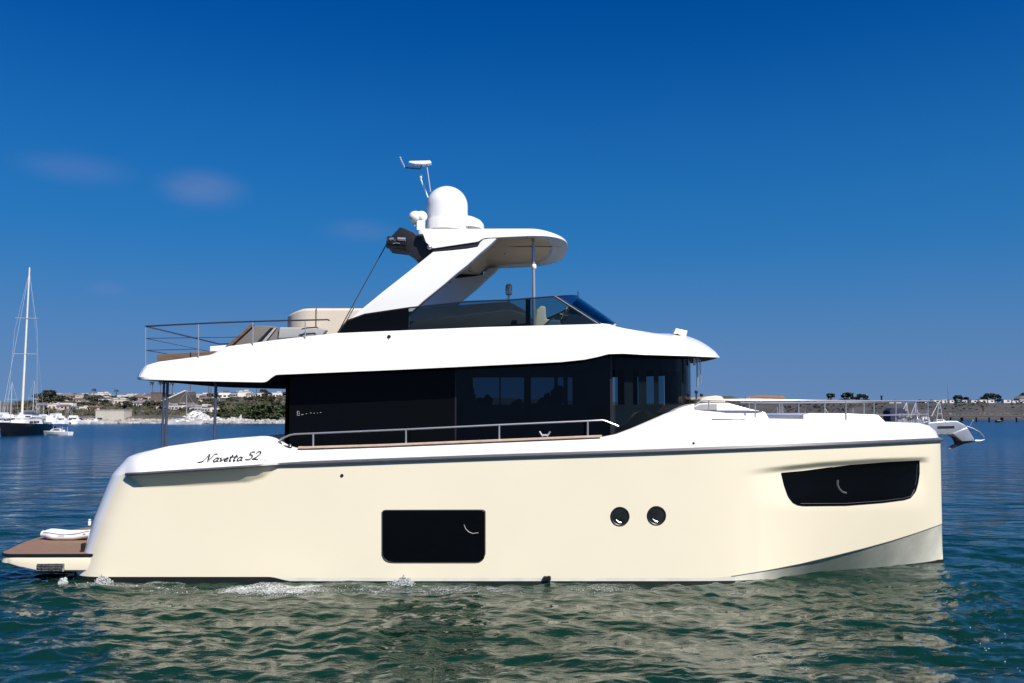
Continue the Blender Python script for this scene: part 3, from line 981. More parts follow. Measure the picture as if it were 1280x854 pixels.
# ---- side handrail and cap rail
def bulge(Xq):
    """top of the bulwark near side at X"""
    k = min(range(len(loop)), key=lambda q: abs(up_rows[-1][q][0] - Xq) + (0 if not loop[q][2] else 50))
    return Vector(up_rows[-1][k])
rail_px = [(347.6, 551), (354, 547.5), (362, 544.2), (368, 543), (391.5, 542), (507.4, 537), (624, 531.3), (734.6, 526.4), (752.5, 525.4), (757, 526.4), (773, 532.8)]
YR = .2
for s_ in (0, 1):
    mp_ = (lambda P: P) if s_ == 0 else mirror
    mb = MB(); mb.tube(mp_([tuple(at(a, b, YR)) for a, b in rail_px]), .019, 8)
    hr = mb.build('handrail', M['steel'], yacht, smooth_=True)
    for (px, ya, yb) in ((391.5, 542, 561), (507.4, 537, 557), (624, 531.3, 552), (734.6, 526.4, 548)):
        a, b = at(px, ya, YR), at(px, yb, YR)
        mb = MB(); mb.tube(mp_([tuple(b), tuple(a)]), .018, 8); mb.lathe([(.045, 0), (.04, .02), (.018, .03)], mp_([tuple(Vector((b.x, b.y, b.z)))])[0], 12)
        mb.build('stanchion', M['steel'], hr, smooth_=True)
    pts = []
    for i in range(60):
        px = 374 + (752 - 374) * i / 59
        p = at(px, crvT(px) - .2, .15); pts.append(p)
    rows = [[(p.x, p.y + a, p.z + b) for p in pts] for a, b in ((-.075, .0), (-.075, .028), (-.06, .036), (.07, .036), (.08, .028), (.08, 0))]
    mb = MB(); mb.grid([mp_(r) for r in rows]); mb.build('cap_rail', M['teakpale'], yacht, smooth_=False)
    # mooring cleat
    c = at(681, 545.5, .22); yy = c.y if s_ == 0 else 2 * CY - c.y
    mb = MB(); mb.tube([(c.x - .10, yy, c.z + .09), (c.x - .04, yy, c.z + .0)], .018, 8); mb.tube([(c.x + .10, yy, c.z + .09), (c.x + .04, yy, c.z)], .018, 8)
    mb.tube([(c.x - .06, yy, c.z + .02), (c.x + .06, yy, c.z + .02)], .02, 8)
    mb.build('cleat', M['steel'], yacht, smooth_=True)
    # fairlead cup at the aft end of the rail
    c = at(362.5, 559, .12); yy = c.y if s_ == 0 else 2 * CY - c.y
    mb = MB(); mb.lathe([(.03, 0), (.045, .03), (.03, .07), (.02, .08), (.001, .08)], (c.x, yy, c.z - .02), 12)
    mb.tube([(c.x - .21, yy, c.z + .11), (c.x - .15, yy, c.z + .02), (c.x - .02, yy, c.z - .01)], .03, 8)
    mb.build('fairlead', M['darksteel'], yacht, smooth_=True)

# ---- foredeck mouldings
mb = MB(); mb.slab([(838, 516), (846, 511.5), (856, 508), (868, 505), (885, 503.8), (910, 503.6), (924, 507.4), (938, 511.3), (950, 513.6), (957, 515), (963, 526), (963, 545), (838, 545)], .75, 2 * CY - .75)
mb.build('coachroof', M['white'], yacht, bevel=.03)
mb = MB(); mb.slab([(1003, 526), (1004, 518.5), (1012, 516.5), (1060, 516.8), (1098, 518.5), (1108, 528), (1108, 545), (1003, 545)], 1.0, 2 * CY - 1.0)
mb.build('foredeck_locker', M['white'], yacht, bevel=.03)
# coachroof recess shade painted as a grey panel; then the step slot
mb = MB(); mb.slab([(868, 509), (876, 505.5), (896, 505), (896, 513.3), (871, 513.3)], .74, .80)
M['shadegrey'] = mat('grey_trim_and_shade', (0.38, 0.38, 0.37), .7, noise=.1, nscale=30)
mb.build('recess_shade_panel', M['shadegrey'], yacht)
S0, S1 = on_skin(890, 524.2, .0), on_skin(932, 524.2, .0)
mb = MB(); mb.tube([S0, (S0 + S1) / 2 + Vector((0, -.005, 0)), S1], .011, 6); mb.build('step_slot', M['rub'], yacht)
# sun pad bolsters
def bolster(poly, Y0, Y1, name, m, parent, bev):
    mb = MB(); mb.slab(poly, Y0, Y1); return mb.build(name, m, parent, bevel=bev)
bolster([(874, 503), (876, 498.5), (884, 495.5), (896, 494.4), (903, 495.5), (908, 503)], 1.5, 3.3, 'sun_pad', M['beige'], yacht, .04)
M['khaki'] = mat('dark_khaki_cover', (0.055, 0.05, 0.032), .8, noise=.2, bump=.2)
bolster([(905, 503), (902, 495.2), (914, 495), (922, 497.5), (926, 502), (926, 504)], 1.6, 3.2, 'pad_cover', M['khaki'], yacht, .04)
for (px, py) in ((870.3, 490), (877, 494)):
    c = at(px, py, 2.0); mb = MB(); mb.box(c, (.06, .06, .06)); mb.box(c + Vector((0, 0, -.12)), (.03, .03, .3)); mb.build('deck_fitting', M['blackplastic'], yacht, bevel=.008)

# ---- bow rail
YB = .75
def bow_Y(px): return .55 + 1.6 * smooth(1000, 1165, px)
rail = [(868, 506.5), (876, 501.5), (884, 500), (900, 500), (960, 500.2), (1060, 501), (1120, 501.5), (1160, 501.5)]
for s_ in (0, 1):
    mp_ = (lambda P: P) if s_ == 0 else mirror
    pr = [tuple(at(a, b, bow_Y(a))) for a, b in rail]
    mb = MB(); mb.tube(mp_(pr), .017, 8)
    br = mb.build('bow_rail', M['steel'], yacht, smooth_=True)
    for (px, yb) in ((886, 526), (944, 527), (1057.5, 531), (1080, 531), (1120, 533), (1160, 533)):
        Yp = bow_Y(px); a, b = at(px, float(np.interp(px, [q[0] for q in rail], [q[1] for q in rail])), Yp), at(px, yb, Yp)
        mb = MB(); mb.tube(mp_([tuple(b), tuple(a)]), .012, 8); mb.build('stanchion', M['steel'], br, smooth_=True)
    lo = [tuple(at(a, b, bow_Y(a))) for a, b in ((1060, 519), (1105, 519.5), (1160, 518))]
    mb = MB(); mb.tube(mp_(lo), .012, 6); mb.build('lower_rail', M['steel'], br, smooth_=True)
a, b = at(1160, 501.5, bow_Y(1160)), at(1160, 501.5, bow_Y(1160))
mb = MB(); mb.tube([a, (a.x + .25, CY, a.z), (a.x, 2 * CY - a.y, a.z)], .017, 8); mb.build('pulpit', M['steel'], yacht, smooth_=True)

# windlass and small chrome gear on the bow
for (px, Yp, h_) in ((1128, 2.0, .2), (1137, 2.6, .14), (1146, 2.2, .22), (1152, 2.5, .12)):
    c = at(px, 529.5, Yp)
    mb = MB(); mb.lathe([(.09, -.15), (.09, h_ * .4), (.05, h_ * .55), (.07, h_ * .8), (.075, h_), (.001, h_ + .01)], c, 16)
    mb.build('windlass', M['steel'], yacht, smooth_=True)

# anchor on the stem roller
mb = MB()
mb.slab([(1160, 534), (1160, 528.5), (1180, 526.5), (1196, 526.3), (1207, 531.5), (1211, 537), (1190, 543.5), (1170, 543.5)], CY - .13, CY + .13)
anch = mb.build('bow_roller', M['gunmetal'], yacht, bevel=.015)
mb = MB(); mb.slab([(1172, 533), (1193, 532.5), (1193, 535.5), (1172, 536)], CY - .137, CY - .125); mb.build('roller_slot', M['blackplastic'], anch)
mb = MB(); mb.slab([(1191, 542), (1209, 534.5), (1217, 547), (1219, 551.3), (1203, 552)], CY - .16, CY + .16)
an = mb.build('anchor', M['gunmetal'], yacht, bevel=.012)
mb = MB(); mb.slab([(1192, 543), (1203, 551.5), (1219, 550.8), (1220, 551.8), (1206, 554.8), (1190, 561), (1188.5, 559.5), (1197, 555)], CY - .07, CY + .07); mb.build('fluke', M['blackplastic'], an, bevel=.006)
c = at(1189, 560.3, CY); mb = MB(); mb.ball(c, .055, .05, .022); mb.build('fluke_tip', M['white'], an, smooth_=True)
mb = MB(); mb.tube([at(a, b, CY - .1) for a, b in ((1208, 533), (1216, 535.8), (1224, 540), (1229.5, 546), (1231, 549.5), (1226, 551), (1219, 551))], .014, 6)
mb.build('roll_bar', M['steel'], an, smooth_=True)
c = at(1216, 526, CY); mb = MB(); mb.ball(c, .022, .022, .022); mb.tube([c, at(1212, 533, CY)], .008, 6); mb.build('navigation_light', M['lens'], yacht, smooth_=True)

# ---- chrome post under the brow and roof horn
c0, c1 = at(871.8, 446, 1.75), at(871.8, 484, 1.75)
mb = MB(); mb.tube([c1, c0], .02, 8); mb.tube([at(875, 449, 1.75), at(876, 480, 1.75)], .012, 8); mb.box(at(868, 452, 1.75), (.05, .05, .16))
mb.build('wiper_post', M['steel'], yacht, smooth_=True)
mb = MB(); mb.slab([(842, 417.5), (845, 410.3), (859.5, 413.5), (857, 423), (853, 421.5), (848, 417)], 1.5, 1.85)
mb.build('roof_lamp', M['white'], yacht, bevel=.015)

# ---- flybridge windscreen
YW = .52
def screen(name, top, bot, x0, x1, Yf, m, n=24, parent=yacht):
    ct, cb = curve(top), curve(bot)
    outs = []
    A = [at(x0 + (x1 - x0) * i / n, ct(x0 + (x1 - x0) * i / n), Yf) for i in range(n + 1)]
    B = [at(x0 + (x1 - x0) * i / n, cb(x0 + (x1 - x0) * i / n), Yf) for i in range(n + 1)]
    for s_ in (0, 1):
        mp_ = (lambda P: P) if s_ == 0 else mirror
        mb = MB(); mb.grid([mp_([tuple(p) for p in B]), mp_([tuple(p) for p in A])])
        outs.append(mb.build(name, m, parent))
    return outs
tpx = [(422, 416), (434, 401), (456, 393), (510, 385), (584, 377), (637, 375), (691, 370.8), (697, 371.3), (748, 405.5)]
bpx = [(422, 417), (509, 414.5), (600, 410), (666, 407), (748, 406)]
screen('screen_panel', tpx, bpx, 422, 511, YW, M['black'], 30)
screen('side_screen', tpx, bpx, 511, 748, YW, M['smoke'], 60)
nb, ntp = at(748, 405.5, YW), at(694, 371, YW)
fb, ft = at(770, 406, CY), at(722, 371.5, CY)
rb, rt = [], []
for i in range(17):
    t = i / 16; 
    k = math.sin(math.pi / 2 * t)
    rb.append((nb.x + (fb.x - nb.x) * k, YW + (CY - YW) * (1 - math.cos(math.pi / 2 * t)) * .5 + (CY - YW) * t * .5, nb.z + (fb.z - nb.z) * t))
    rt.append((ntp.x + (ft.x - ntp.x) * k, YW + (CY - YW) * (1 - math.cos(math.pi / 2 * t)) * .5 + (CY - YW) * t * .5, ntp.z + (ft.z - ntp.z) * t))
for s_ in (0, 1):
    mp_ = (lambda P: P) if s_ == 0 else mirror
    mb = MB(); mb.grid([mp_(rb), mp_(rt)]); fs_ = mb.build('front_screen', M['smokefront'], yacht, smooth_=True)
    mb = MB(); mb.tube(mp_([tuple(nb), tuple(ntp)]), .022, 6); mb.build('screen_strut', M['blackplastic'], fs_)
    p = [(x_ + .10, y_ + .12, z_) for x_, y_, z_ in (tuple(nb), tuple(ntp))]
    mb = MB(); mb.tube(mp_(p), .011, 6); mb.build('screen_strut', M['steel'], fs_, smooth_=True)
    mb = MB(); mb.tube(mp_([tuple(at(a, b, YW)) for a, b in tpx[:-1]]), .016, 6); mb.build('screen_rim', M['blackplastic'], yacht)
    mb = MB(); mb.tube(mp_(rt), .014, 6); mb.build('screen_rim', M['blackplastic'], yacht)
    mb = MB(); a, b = at(660, 372.5, YW + .06), at(660, 409, YW + .06); mb.box(((a + b) / 2)[:] if s_ == 0 else mirror([tuple((a + b) / 2)])[0], (.09, .04, a.z - b.z)); mb.build('screen_post', M['blackplastic'], yacht)

# ---- helm inside the screen
c = at(715, 398, 1.4)
mb = MB(); mb.slab([(700, 409), (712, 392), (742, 397), (752, 409)], 1.0, 3.2); con = mb.build('helm_console', M['grey'], yacht, bevel=.03)
mb = MB(); c = at(706, 391, 1.9)
ringp = [(c.x + .19 * math.cos(a) * .45, c.y + .19 * math.sin(a), c.z + .19 * math.cos(a) * .9) for a in [2 * math.pi * k / 24 for k in range(25)]]
mb.tube(ringp, .016, 8, caps=False)
for k in (2, 10, 18): mb.tube([c, ringp[k]], .012, 6)
mb.build('steering_wheel', M['steel'], con, smooth_=True)
for Yb_ in (1.2, 2.6):
    mb = MB(); mb.slab([(668, 409), (670, 388), (676, 382), (682, 383), (683, 399), (700, 400), (702, 409)], Yb_, Yb_ + .7); mb.build('helm_seat', M['beige'], yacht, bevel=.04)
# dinette seen through the smoked side
mb = MB(); mb.slab([(512, 412), (512, 386.8), (520, 385.6), (634, 377), (642, 380), (662, 391), (662, 410)], 3.3, 3.9); mb.build('dinette_sofa', M['beige'], yacht, bevel=.02)
mb = MB(); mb.slab([(512, 414), (512, 402), (636, 386.5), (664, 394), (664, 409)], .95, 1.5); mb.build('dinette_sofa', M['interior'], yacht, bevel=.02)

# ---- hardtop: near arm, far arm, roof
YA0, YA1 = .6, .86
arm = [(541, 315), (565, 313), (585, 310.8), (597, 308.5), (600, 303), (604, 299.5), (612, 298.2), (621, 298), (613, 306), (600, 317), (585, 331), (571, 342), (556, 355), (545, 364), (530, 376), (517, 388), (505, 398), (436, 406), (440, 396.5), (455, 384), (480, 363.5), (510, 340)]
near = [at(a, b, YA0) for a, b in arm]
def tuck(p):                                   # the legs lean in slightly towards the top
    return p
for s_ in (0, 1):
    P = [tuple(p) for p in near]; Q = [(p[0], YA1, p[2]) for p in P]
    if s_: P, Q = mirror(P), mirror(Q)
    mb = MB(); mb.prism(P, Q); mb.build('hardtop_leg', M['white'], yacht, bevel=.018)

HX0, HXF = at(521, 290, .6).x, 1.17
hl = [(HX0, CY)] 
for i in range(1, 8): hl.append((HX0 - .0, CY - (CY - .72) * i / 8))
for i in range(7):
    a = math.pi / 2 * i / 6; hl.append((HX0 + .12 * (1 - math.cos(a)), .6 + .12 * (1 - math.sin(a))))
x = HX0 + .12
while x < .25: x += .06; hl.append((x, .6))
for i in range(1, 41):
    ph = math.pi / 2 * i / 40
    hl.append((.25 + (HXF - .25) * math.sin(ph) ** (2 / 2.4), CY - 1.8 * max(0, math.cos(ph)) ** (2 / 3.0)))
zT0 = at(620, 282, .7).z
crvHT = curve([(514, 288), (521, 284), (532, 282.4), (620, 282), (681, 281.2), (697, 284), (709, 296)])
crvHB = curve([(514, 290), (521, 291), (540, 310), (541, 310.5), (598, 302), (601, 299.5), (606, 297.5), (659, 295), (697, 293.5), (712, 293)])
hrow = [[] for _ in range(8)]
hin = [[], [], []]
hceil = [[], []]
htop = [[], []]
for i, (Xb, Yb) in enumerate(hl):
    j0, j1 = max(0, i - 1), min(len(hl) - 1, i + 1)
    t = Vector((hl[j1][0] - hl[j0][0], hl[j1][1] - hl[j0][1], 0)); nin = Vector((-t.y, t.x, 0)).normalized()
    if i == 0: nin = Vector((1, 0, 0))
    if i == len(hl) - 1: nin = Vector((-1, 0, 0))
    pxn, _ = proj((Xb, .6, 6.5))
    zb = at(pxn, crvHB(pxn), .6).z
    ztp = at(620, 282, .6).z - (.05 * smooth(.4, 1.1, Xb)) - .03
    if i < 15: zb = at(523, 292.5, .6).z
    H = ztp - zb
    for r in range(8):
        f = r / 7
        a = f * math.pi * .5
        ins = .16 * (1 - math.cos(a)) if Xb > -1.6 else .16 * f * f
        p = Vector((Xb, Yb, 0)) + nin * ins
        p.z = zb + H * math.sin(a) ** .8
        p.y = min(p.y, CY)
        hrow[r].append(tuple(p))
    b0 = Vector(hrow[0][-1])
    b1 = b0 + nin * (.10 + .22 * smooth(.2, 1.0, Xb)); b1.y = min(b1.y, CY); b1.z -= .0
    b2 = b1 + nin * .05; b2.y = min(b2.y, CY); b2.z += .05
    hin[0].append(tuple(b0)); hin[1].append(tuple(b1)); hin[2].append(tuple(b2))
    hceil[0].append(tuple(b2)); hceil[1].append((b2.x, CY, b2.z + .0))
    p = Vector(hrow[-1][-1]); htop[0].append(tuple(p)); htop[1].append((p.x, CY, p.z + .03))
mb = MB(); sym(mb, hrow); sym(mb, hin); sym(mb, htop)
ht = mb.build('hardtop', M['white'], yacht, smooth_=True, merge=True)
mb = MB(); sym(mb, hceil); mb.build('headliner', M['ceiling'], ht, smooth_=False, merge=True)
mb = MB(); mb.tube([(-.6, CY - .55, zT0 - .19), (1.0, CY - .55, zT0 - .19)], .008, 6); mb.build('headliner_seam', M['blackplastic'], ht)
# sloped brown panel between the legs
p0, p1 = at(616, 323, 4.0), at(600, 344, 4.0)
mb = MB(); mb.prism([(p0.x, .9, p0.z), (p0.x + .02, 3.9, p0.z), (p1.x, 3.9, p1.z), (p1.x, .9, p1.z)][::1],
                    [(p0.x - .3, .9, p0.z), (p0.x - .3, 3.9, p0.z), (p1.x - .25, 3.9, p1.z), (p1.x - .25, .9, p1.z)])
mb.build('sloped_liner', M['ceiling'], ht)
mb = MB(); mb.box((p1.x - .55, CY, p1.z + .02), (.62, 3.0, .03)); mb.build('sloped_liner', M['ceiling'], ht)
# black slot above the leg
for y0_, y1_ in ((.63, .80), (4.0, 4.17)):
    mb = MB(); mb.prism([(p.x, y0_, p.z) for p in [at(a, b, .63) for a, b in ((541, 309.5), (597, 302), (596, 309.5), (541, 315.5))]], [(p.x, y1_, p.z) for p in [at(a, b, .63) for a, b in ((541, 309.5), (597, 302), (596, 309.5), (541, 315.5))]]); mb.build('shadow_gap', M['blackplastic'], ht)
# dark aft wedge with lamp
wedge = [(484, 301), (500, 283.8), (506, 285.5), (517, 290), (541, 311), (541, 315), (522, 326), (514, 318), (507, 313.5), (486, 311)]
mb = MB(); mb.slab(wedge, .80, 1.30); wd = mb.build('aft_wedge', M['blackplastic'], ht, bevel=.012)
mb = MB(); a = at(484, 303, .72); b = at(508, 305, .72); mb.tube([a, a + (b - a) * .1, b - (b - a) * .1, b], .12, 14); lm = mb.build('searchlight', M['blackplastic'], ht, smooth_=True)
mb = MB(); mb.tube([at(487, 299.2, .60), at(492, 298.6, .595)], .028, 10); mb.tube([at(497, 298.8, .595), at(507, 299.4, .60)], .036, 10); mb.build('lamp_trim', M['steel'], lm, smooth_=True)
mb = MB(); mb.tube([at(491, 305, .595), at(495, 303.8, .59), at(500, 304.6, .595)], .008, 6); mb.build('lamp_trim', M['lens'], lm, smooth_=True)
mb = MB(); mb.ball(at(537, 309, .58), .05, .05, .05); mb.build('end_knob', M['steel'], ht, smooth_=True)
# stay from the wedge to the screen
mb = MB(); mb.tube([at(484, 304, .9), at(454, 358, .75), at(424, 413, .58)], .011, 6); mb.build('stay_line', M['cord'], yacht, smooth_=True)
# chrome front post
for s_ in (0,):
    yy = 1.15 if s_ == 0 else 2 * CY - 1.15
    a, b = at(666.4, 296, 1.15), at(668, 408, 1.15)
    mb = MB(); mb.tube([(b.x, yy, b.z - .3), (a.x, yy, a.z)], .034, 12); po = mb.build('hardtop_post', M['steel'], yacht, smooth_=True)
    c = at(667.4, 333.5, 1.15); mb = MB(); mb.lathe([(.034, -.05), (.048, -.03), (.052, 0), (.048, .03), (.034, .05)], (c.x, yy, c.z), 14); mb.build('post_collar', M['white'], po, smooth_=True)
for (px, py) in ((659, 296.7), (670, 296.2), (632, 317)):
    mb = MB(); c = at(px, py, 1.0); mb.ball(c, .03, .03, .02); mb.build('ceiling_spot', M['lens'], ht, smooth_=True)
mb = MB(); c = at(587.5, 338, 2.2); mb.box((c.x, c.y, c.z + .02), (.05, .05, .14)); mb.lathe([(.05, -.03), (.05, .0), (.001, .01)], c, 12); mb.build('ceiling_fitting', M['cream'], ht, smooth_=True)
mb = MB(); mb.ball(at(560, 351, .93), .07, .05, .06); mb.build('speaker', M['blackplastic'], ht, smooth_=True)

# ---- antenna group on the hardtop
c = at(558.5, 283, CY)
rd = 26.5 / F * 18.4
hd = at(558.5, 233.5, CY).z - c.z
mb = MB()
prof = [(rd * 1.0, -.12), (rd * 1.02, .05), (rd * 1.0, .1), (rd * .985, .14), (rd * 1.0, .18), (rd, hd - rd * .98)]
for i in range(1, 13):
    a = math.pi / 2 * i / 12; prof.append((rd * math.cos(a) + .0005, hd - rd * .98 + rd * .98 * math.sin(a)))
mb.lathe(prof, c, 40); mb.build('satellite_dome', M['white'], ht, smooth_=True)
mb = MB(); mb.lathe([(.54, -.1), (.53, .02), (.47, .10), (.35, .165), (.2, .19), (.001, .20)], at(574.5, 282.5, CY + .3), 32); mb.build('dome_base', M['white'], ht, smooth_=True)
c = at(519.5, 271.5, 2.0)
mb = MB(); mb.ball(c, .15, .15, .13, 16, 10); mb.ball(c + Vector((.12, 0, .01)), .13, .13, .12, 16, 10); mb.box(at(526.5, 279, 2.0), (.16, .16, .32)); mb.tube([c + Vector((-.02, 0, -.1)), at(519, 283, 2.0)], .022, 8)
mb.build('radar_ball', M['white'], ht, smooth_=True)
mb = MB(); mb.tube([at(538, 240, 1.85), at(533.2, 206, 1.85)], .016, 6); mast = mb.build('antenna_mast', M['steel'], ht, smooth_=True)
mb = MB(); mb.tube([at(535, 247, 2.0), at(526, 224, 2.0)], .015, 6); mb.ball(at(526, 220.5, 2.0), .035, .035, .06); mb.build('whip_antenna', M['white'], ht, smooth_=True)
mb = MB(); mb.slab([(510.5, 203), (512, 201.2), (537, 200.6), (539, 202), (538.5, 204.3), (530, 205.6), (518, 205)], 1.78, 1.92); mb.build('wind_sensor', M['white'], mast, bevel=.008)
mb = MB(); mb.tube([at(506, 209.3, 1.85), at(516, 210.3, 1.85), at(526, 211, 1.85)], .018, 6); mb.tube([at(526, 211, 1.85), at(527, 205, 1.85)], .012, 6); mb.build('cross_arm', M['darksteel'], mast, smooth_=True)
mb = MB(); mb.tube([at(506, 210, 1.85), at(500.5, 198.5, 1.85)], .02, 6); mb.ball(at(500.2, 197.8, 1.85), .032, .032, .032); mb.build('wind_vane', M['lens'], mast, smooth_=True)

# fly instruments behind the screen
c0, c1 = at(636, 363, 3.6), at(636, 376, 3.6)
mb = MB(); mb.tube([c1 + Vector((0, 0, -.4)), c0], .03, 8); sp = mb.build('courtesy_lamp', M['gunmetal'], yacht, smooth_=True)
mb = MB(); mb.lathe([(.03, -.12), (.075, -.09), (.08, 0), (.075, .1), (.05, .14), (.001, .145)], c0 + Vector((0, 0, .0)), 16); mb.build('lamp_head', M['gunmetal'], sp, smooth_=True)
mb = MB(); mb.tube([at(722.5, 373, 2.2), at(722.5, 364, 2.2)], .01, 6); mb.build('short_antenna', M['blackplastic'], yacht, smooth_=True)

# ---- aft flybridge: rails, wooden bench, grey lounge, beige sofa
YF = .32
top = [(182, 408), (220, 406), (262, 404), (300, 402.5), (316, 402), (360, 400.8), (410, 399.7), (412, 401)]
for s_ in (0, 1):
    mp_ = (lambda P: P) if s_ == 0 else mirror
    mb = MB(); mb.tube(mp_([tuple(at(a, b, YF)) for a, b in top]), .015, 8); fr0 = mb.build('flybridge_rail', M['darksteel'], yacht, smooth_=True)
    for yw, x1 in ((423, 300), (438, 248)):
        mb = MB(); mb.tube(mp_([tuple(at(183, yw, YF)), tuple(at(x1, yw - 1.5, YF))]), .007, 6); mb.build('guard_wire', M['darksteel'], fr0, smooth_=True)
    for (px, y0, y1) in ((182, 408, 460), (248, 404.7, 449), (316, 402, 432), (381.5, 400.5, 424)):
        mb = MB(); mb.tube(mp_([tuple(at(px, y1, YF)), tuple(at(px, y0, YF))]), .010, 8); mb.build('stanchion', M['steel'], fr0, smooth_=True)
a = at(182, 408, YF); b = at(182, 423, YF); c = at(183, 438, YF)
for q, r_ in ((a, .015), (b, .007), (c, .007)):
    mb = MB(); mb.tube([q, (q.x, 2 * CY - q.y, q.z)], r_, 8); mb.build('stern_rail', M['darksteel'], yacht, smooth_=True)
mb = MB(); mb.slab([(196, 443.5), (268, 438.8), (276, 440), (258, 446), (197, 451.5)], .7, 1.5); mb.build('teak_bench', M['teakwood'], yacht, bevel=.012)
mb = MB(); mb.slab([(262, 433), (282, 431.5), (288, 436), (288, 446), (262, 446)], .9, 1.6); mb.build('white_step', M['white'], yacht, bevel=.02)
mb = MB(); mb.slab([(283, 436), (316, 407), (340, 407.2), (347, 409), (347, 440), (283, 440)], .95, 1.9)
lg = mb.build('grey_lounge', M['grey'], yacht, bevel=.02)
mb = MB(); mb.slab([(281, 434), (314.5, 404.6), (317, 406.2), (284, 436.5)], .88, .96); mb.build('teak_edge', M['teakwood'], lg)
mb = MB(); mb.slab([(318, 431), (338, 410), (342, 410), (323, 431)], .88, .955); mb.build('black_strap', M['blackplastic'], lg)
mb = MB(); mb.slab([(324, 431), (342.5, 410), (345.5, 410), (328.5, 431)], .885, .955); mb.build('pale_strap', M['shadegrey'], lg)
# curved beige sofa back
sofa = []
za, zb_ = at(400, 385.5, 1.2).z, at(400, 430, 1.2).z
xa, xb = at(358.5, 400, 1.7).x, at(470, 400, 1.2).x
pl = [(xa + .75, 3.6), (xa + .1, 3.4), (xa, 2.8), (xa, 1.9), (xa + .05, 1.55), (xa + .2, 1.33), (xa + .42, 1.2), (xa + .6, 1.16), (xb, 1.16)]
pl = resample(pl, 40)
def zt_s(k): return za - .09 * (1 - smooth(0, 1, (pl[k][0] - xa) / .5))
rows = [[(p[0], p[1], zb_) for p in pl], [(p[0], p[1], zt_s(k) - .05) for k, p in enumerate(pl)], [(p[0] + .03, p[1] + .04, zt_s(k)) for k, p in enumerate(pl)],
        [(p[0] + .14, p[1] + .2, zt_s(k)) for k, p in enumerate(pl)], [(p[0] + .16, p[1] + .24, zb_) for k, p in enumerate(pl)]]
mb = MB(); mb.grid(rows); sf = mb.build('beige_sofa', M['beige'], yacht, smooth_=True)
c = at(395.5, 385, 1.15); mb = MB(); mb.tube([(c.x, 1.15, zb_), (c.x, 1.15, c.z)], .012, 6); mb.build('seam', M['grey'], sf)
# grey seat cushions and arms below the sofa
mb = MB(); mb.slab([(347, 424), (349, 409), (403, 409.5), (408, 412), (402, 420)], .9, 1.12); mb.build('seat_cushion', M['shadegrey'], yacht, bevel=.03)
mb = MB(); mb.tube([at(377, 411.5, .8), at(384, 410, .8), at(396, 409.2, .8), at(398, 410.5, .8)], .014, 6); mb.tube([at(376, 421, .8), at(381, 416, .8), at(383, 421, .8)], .016, 6); mb.build('folding_arm', M['darksteel'], yacht, smooth_=True)

# ================================================================== FOAM
fo = MB()
def fleck(x, y, s):
    z = wz(x, y) + .004
    n = 5; a0 = random.random() * 6
    pts = [(x + s * random.uniform(.5, 1.2) * math.cos(a0 + 2 * math.pi * k / n) * 1.5, y + s * random.uniform(.5, 1.2) * math.sin(a0 + 2 * math.pi * k / n)) for k in range(n)]
    base = [(px_, py_, wz(px_, py_) - .004) for px_, py_ in pts]
    fo.add(base + [(x, y, z + s * .45)], [(k, (k + 1) % n, n) for k in range(n)])
def foam_patch(px0, px1, py0, py1, n, smin, smax):
    for _ in range(n):
        px = random.triangular(px0, px1, (px0 + px1) / 2); py = random.triangular(py0, py1, py0 + (py1 - py0) * .4)
        d = 3.03 * F / (py - HZ)
        fleck((px - 640) / F * d, CAMY + d, random.uniform(smin, smax) * random.choice((.4, .6, 1)))
foam_patch(285, 412, 728, 744, 160, .005, .018)
foam_patch(300, 400, 731, 742, 90, .005, .016)
foam_patch(350, 418, 729, 739, 80, .005, .016)
foam_patch(420, 490, 727, 740, 60, .005, .015)
foam_patch(495, 660, 727, 740, 80, .004, .014)
foam_patch(160, 285, 726, 736, 60, .005, .015)
foam_patch(700, 800, 727, 734, 60, .005, .016)
foam_patch(90, 170, 724, 734, 50, .005, .016)
for _ in range(14):
    px, py = random.uniform(1190, 1270), random.uniform(770, 830)
    d = 3.03 * F / (py - HZ); fleck((px - 640) / F * d, CAMY + d, random.uniform(.006, .014))
M['foam'] = mat('sea_foam', (0.62, 0.65, 0.63), .6, noise=.35, nscale=30)
tag(fo.build('foam', M['foam'], fix=True), 'broken white foam flecks on the water along the hull', 'foam', kind='stuff')
def foam_sheet(label, px0, px1, y0, y1, dens):
    x0, x1 = (px0 - 640) / F * 15.6, (px1 - 640) / F * 15.6
    nx, ny = int((x1 - x0) / .035), int((y1 - y0) / .035)
    gx, gy = np.meshgrid(np.linspace(x0, x1, nx), np.linspace(y0, y1, ny))
    gz = wave_h(gx, gy, .045) + .012
    me = bpy.data.meshes.new('foam')
    me.from_pydata(np.stack([gx, gy, gz], -1).reshape(-1, 3).tolist(), [], [(j * nx + i, j * nx + i + 1, (j + 1) * nx + i + 1, (j + 1) * nx + i) for j in range(ny - 1) for i in range(nx - 1)])
    u = (gx - x0) / (x1 - x0); v = (gy - y0) / (y1 - y0)
    d = dens * np.clip(np.sin(np.pi * u) * 1.6, 0, 1) * np.clip(np.sin(np.pi * np.clip(v, 0, 1)) * 1.3, 0, 1)
    at_ = me.attributes.new('foam_amount', 'FLOAT', 'POINT'); at_.data.foreach_set('value', d.ravel().astype(np.float32))
    for p in me.polygons: p.use_smooth = True
    me.materials.append(M['foamlace'])
    o = bpy.data.objects.new('foam', me); COL.objects.link(o)
    tag(o, label, 'foam', kind='stuff')
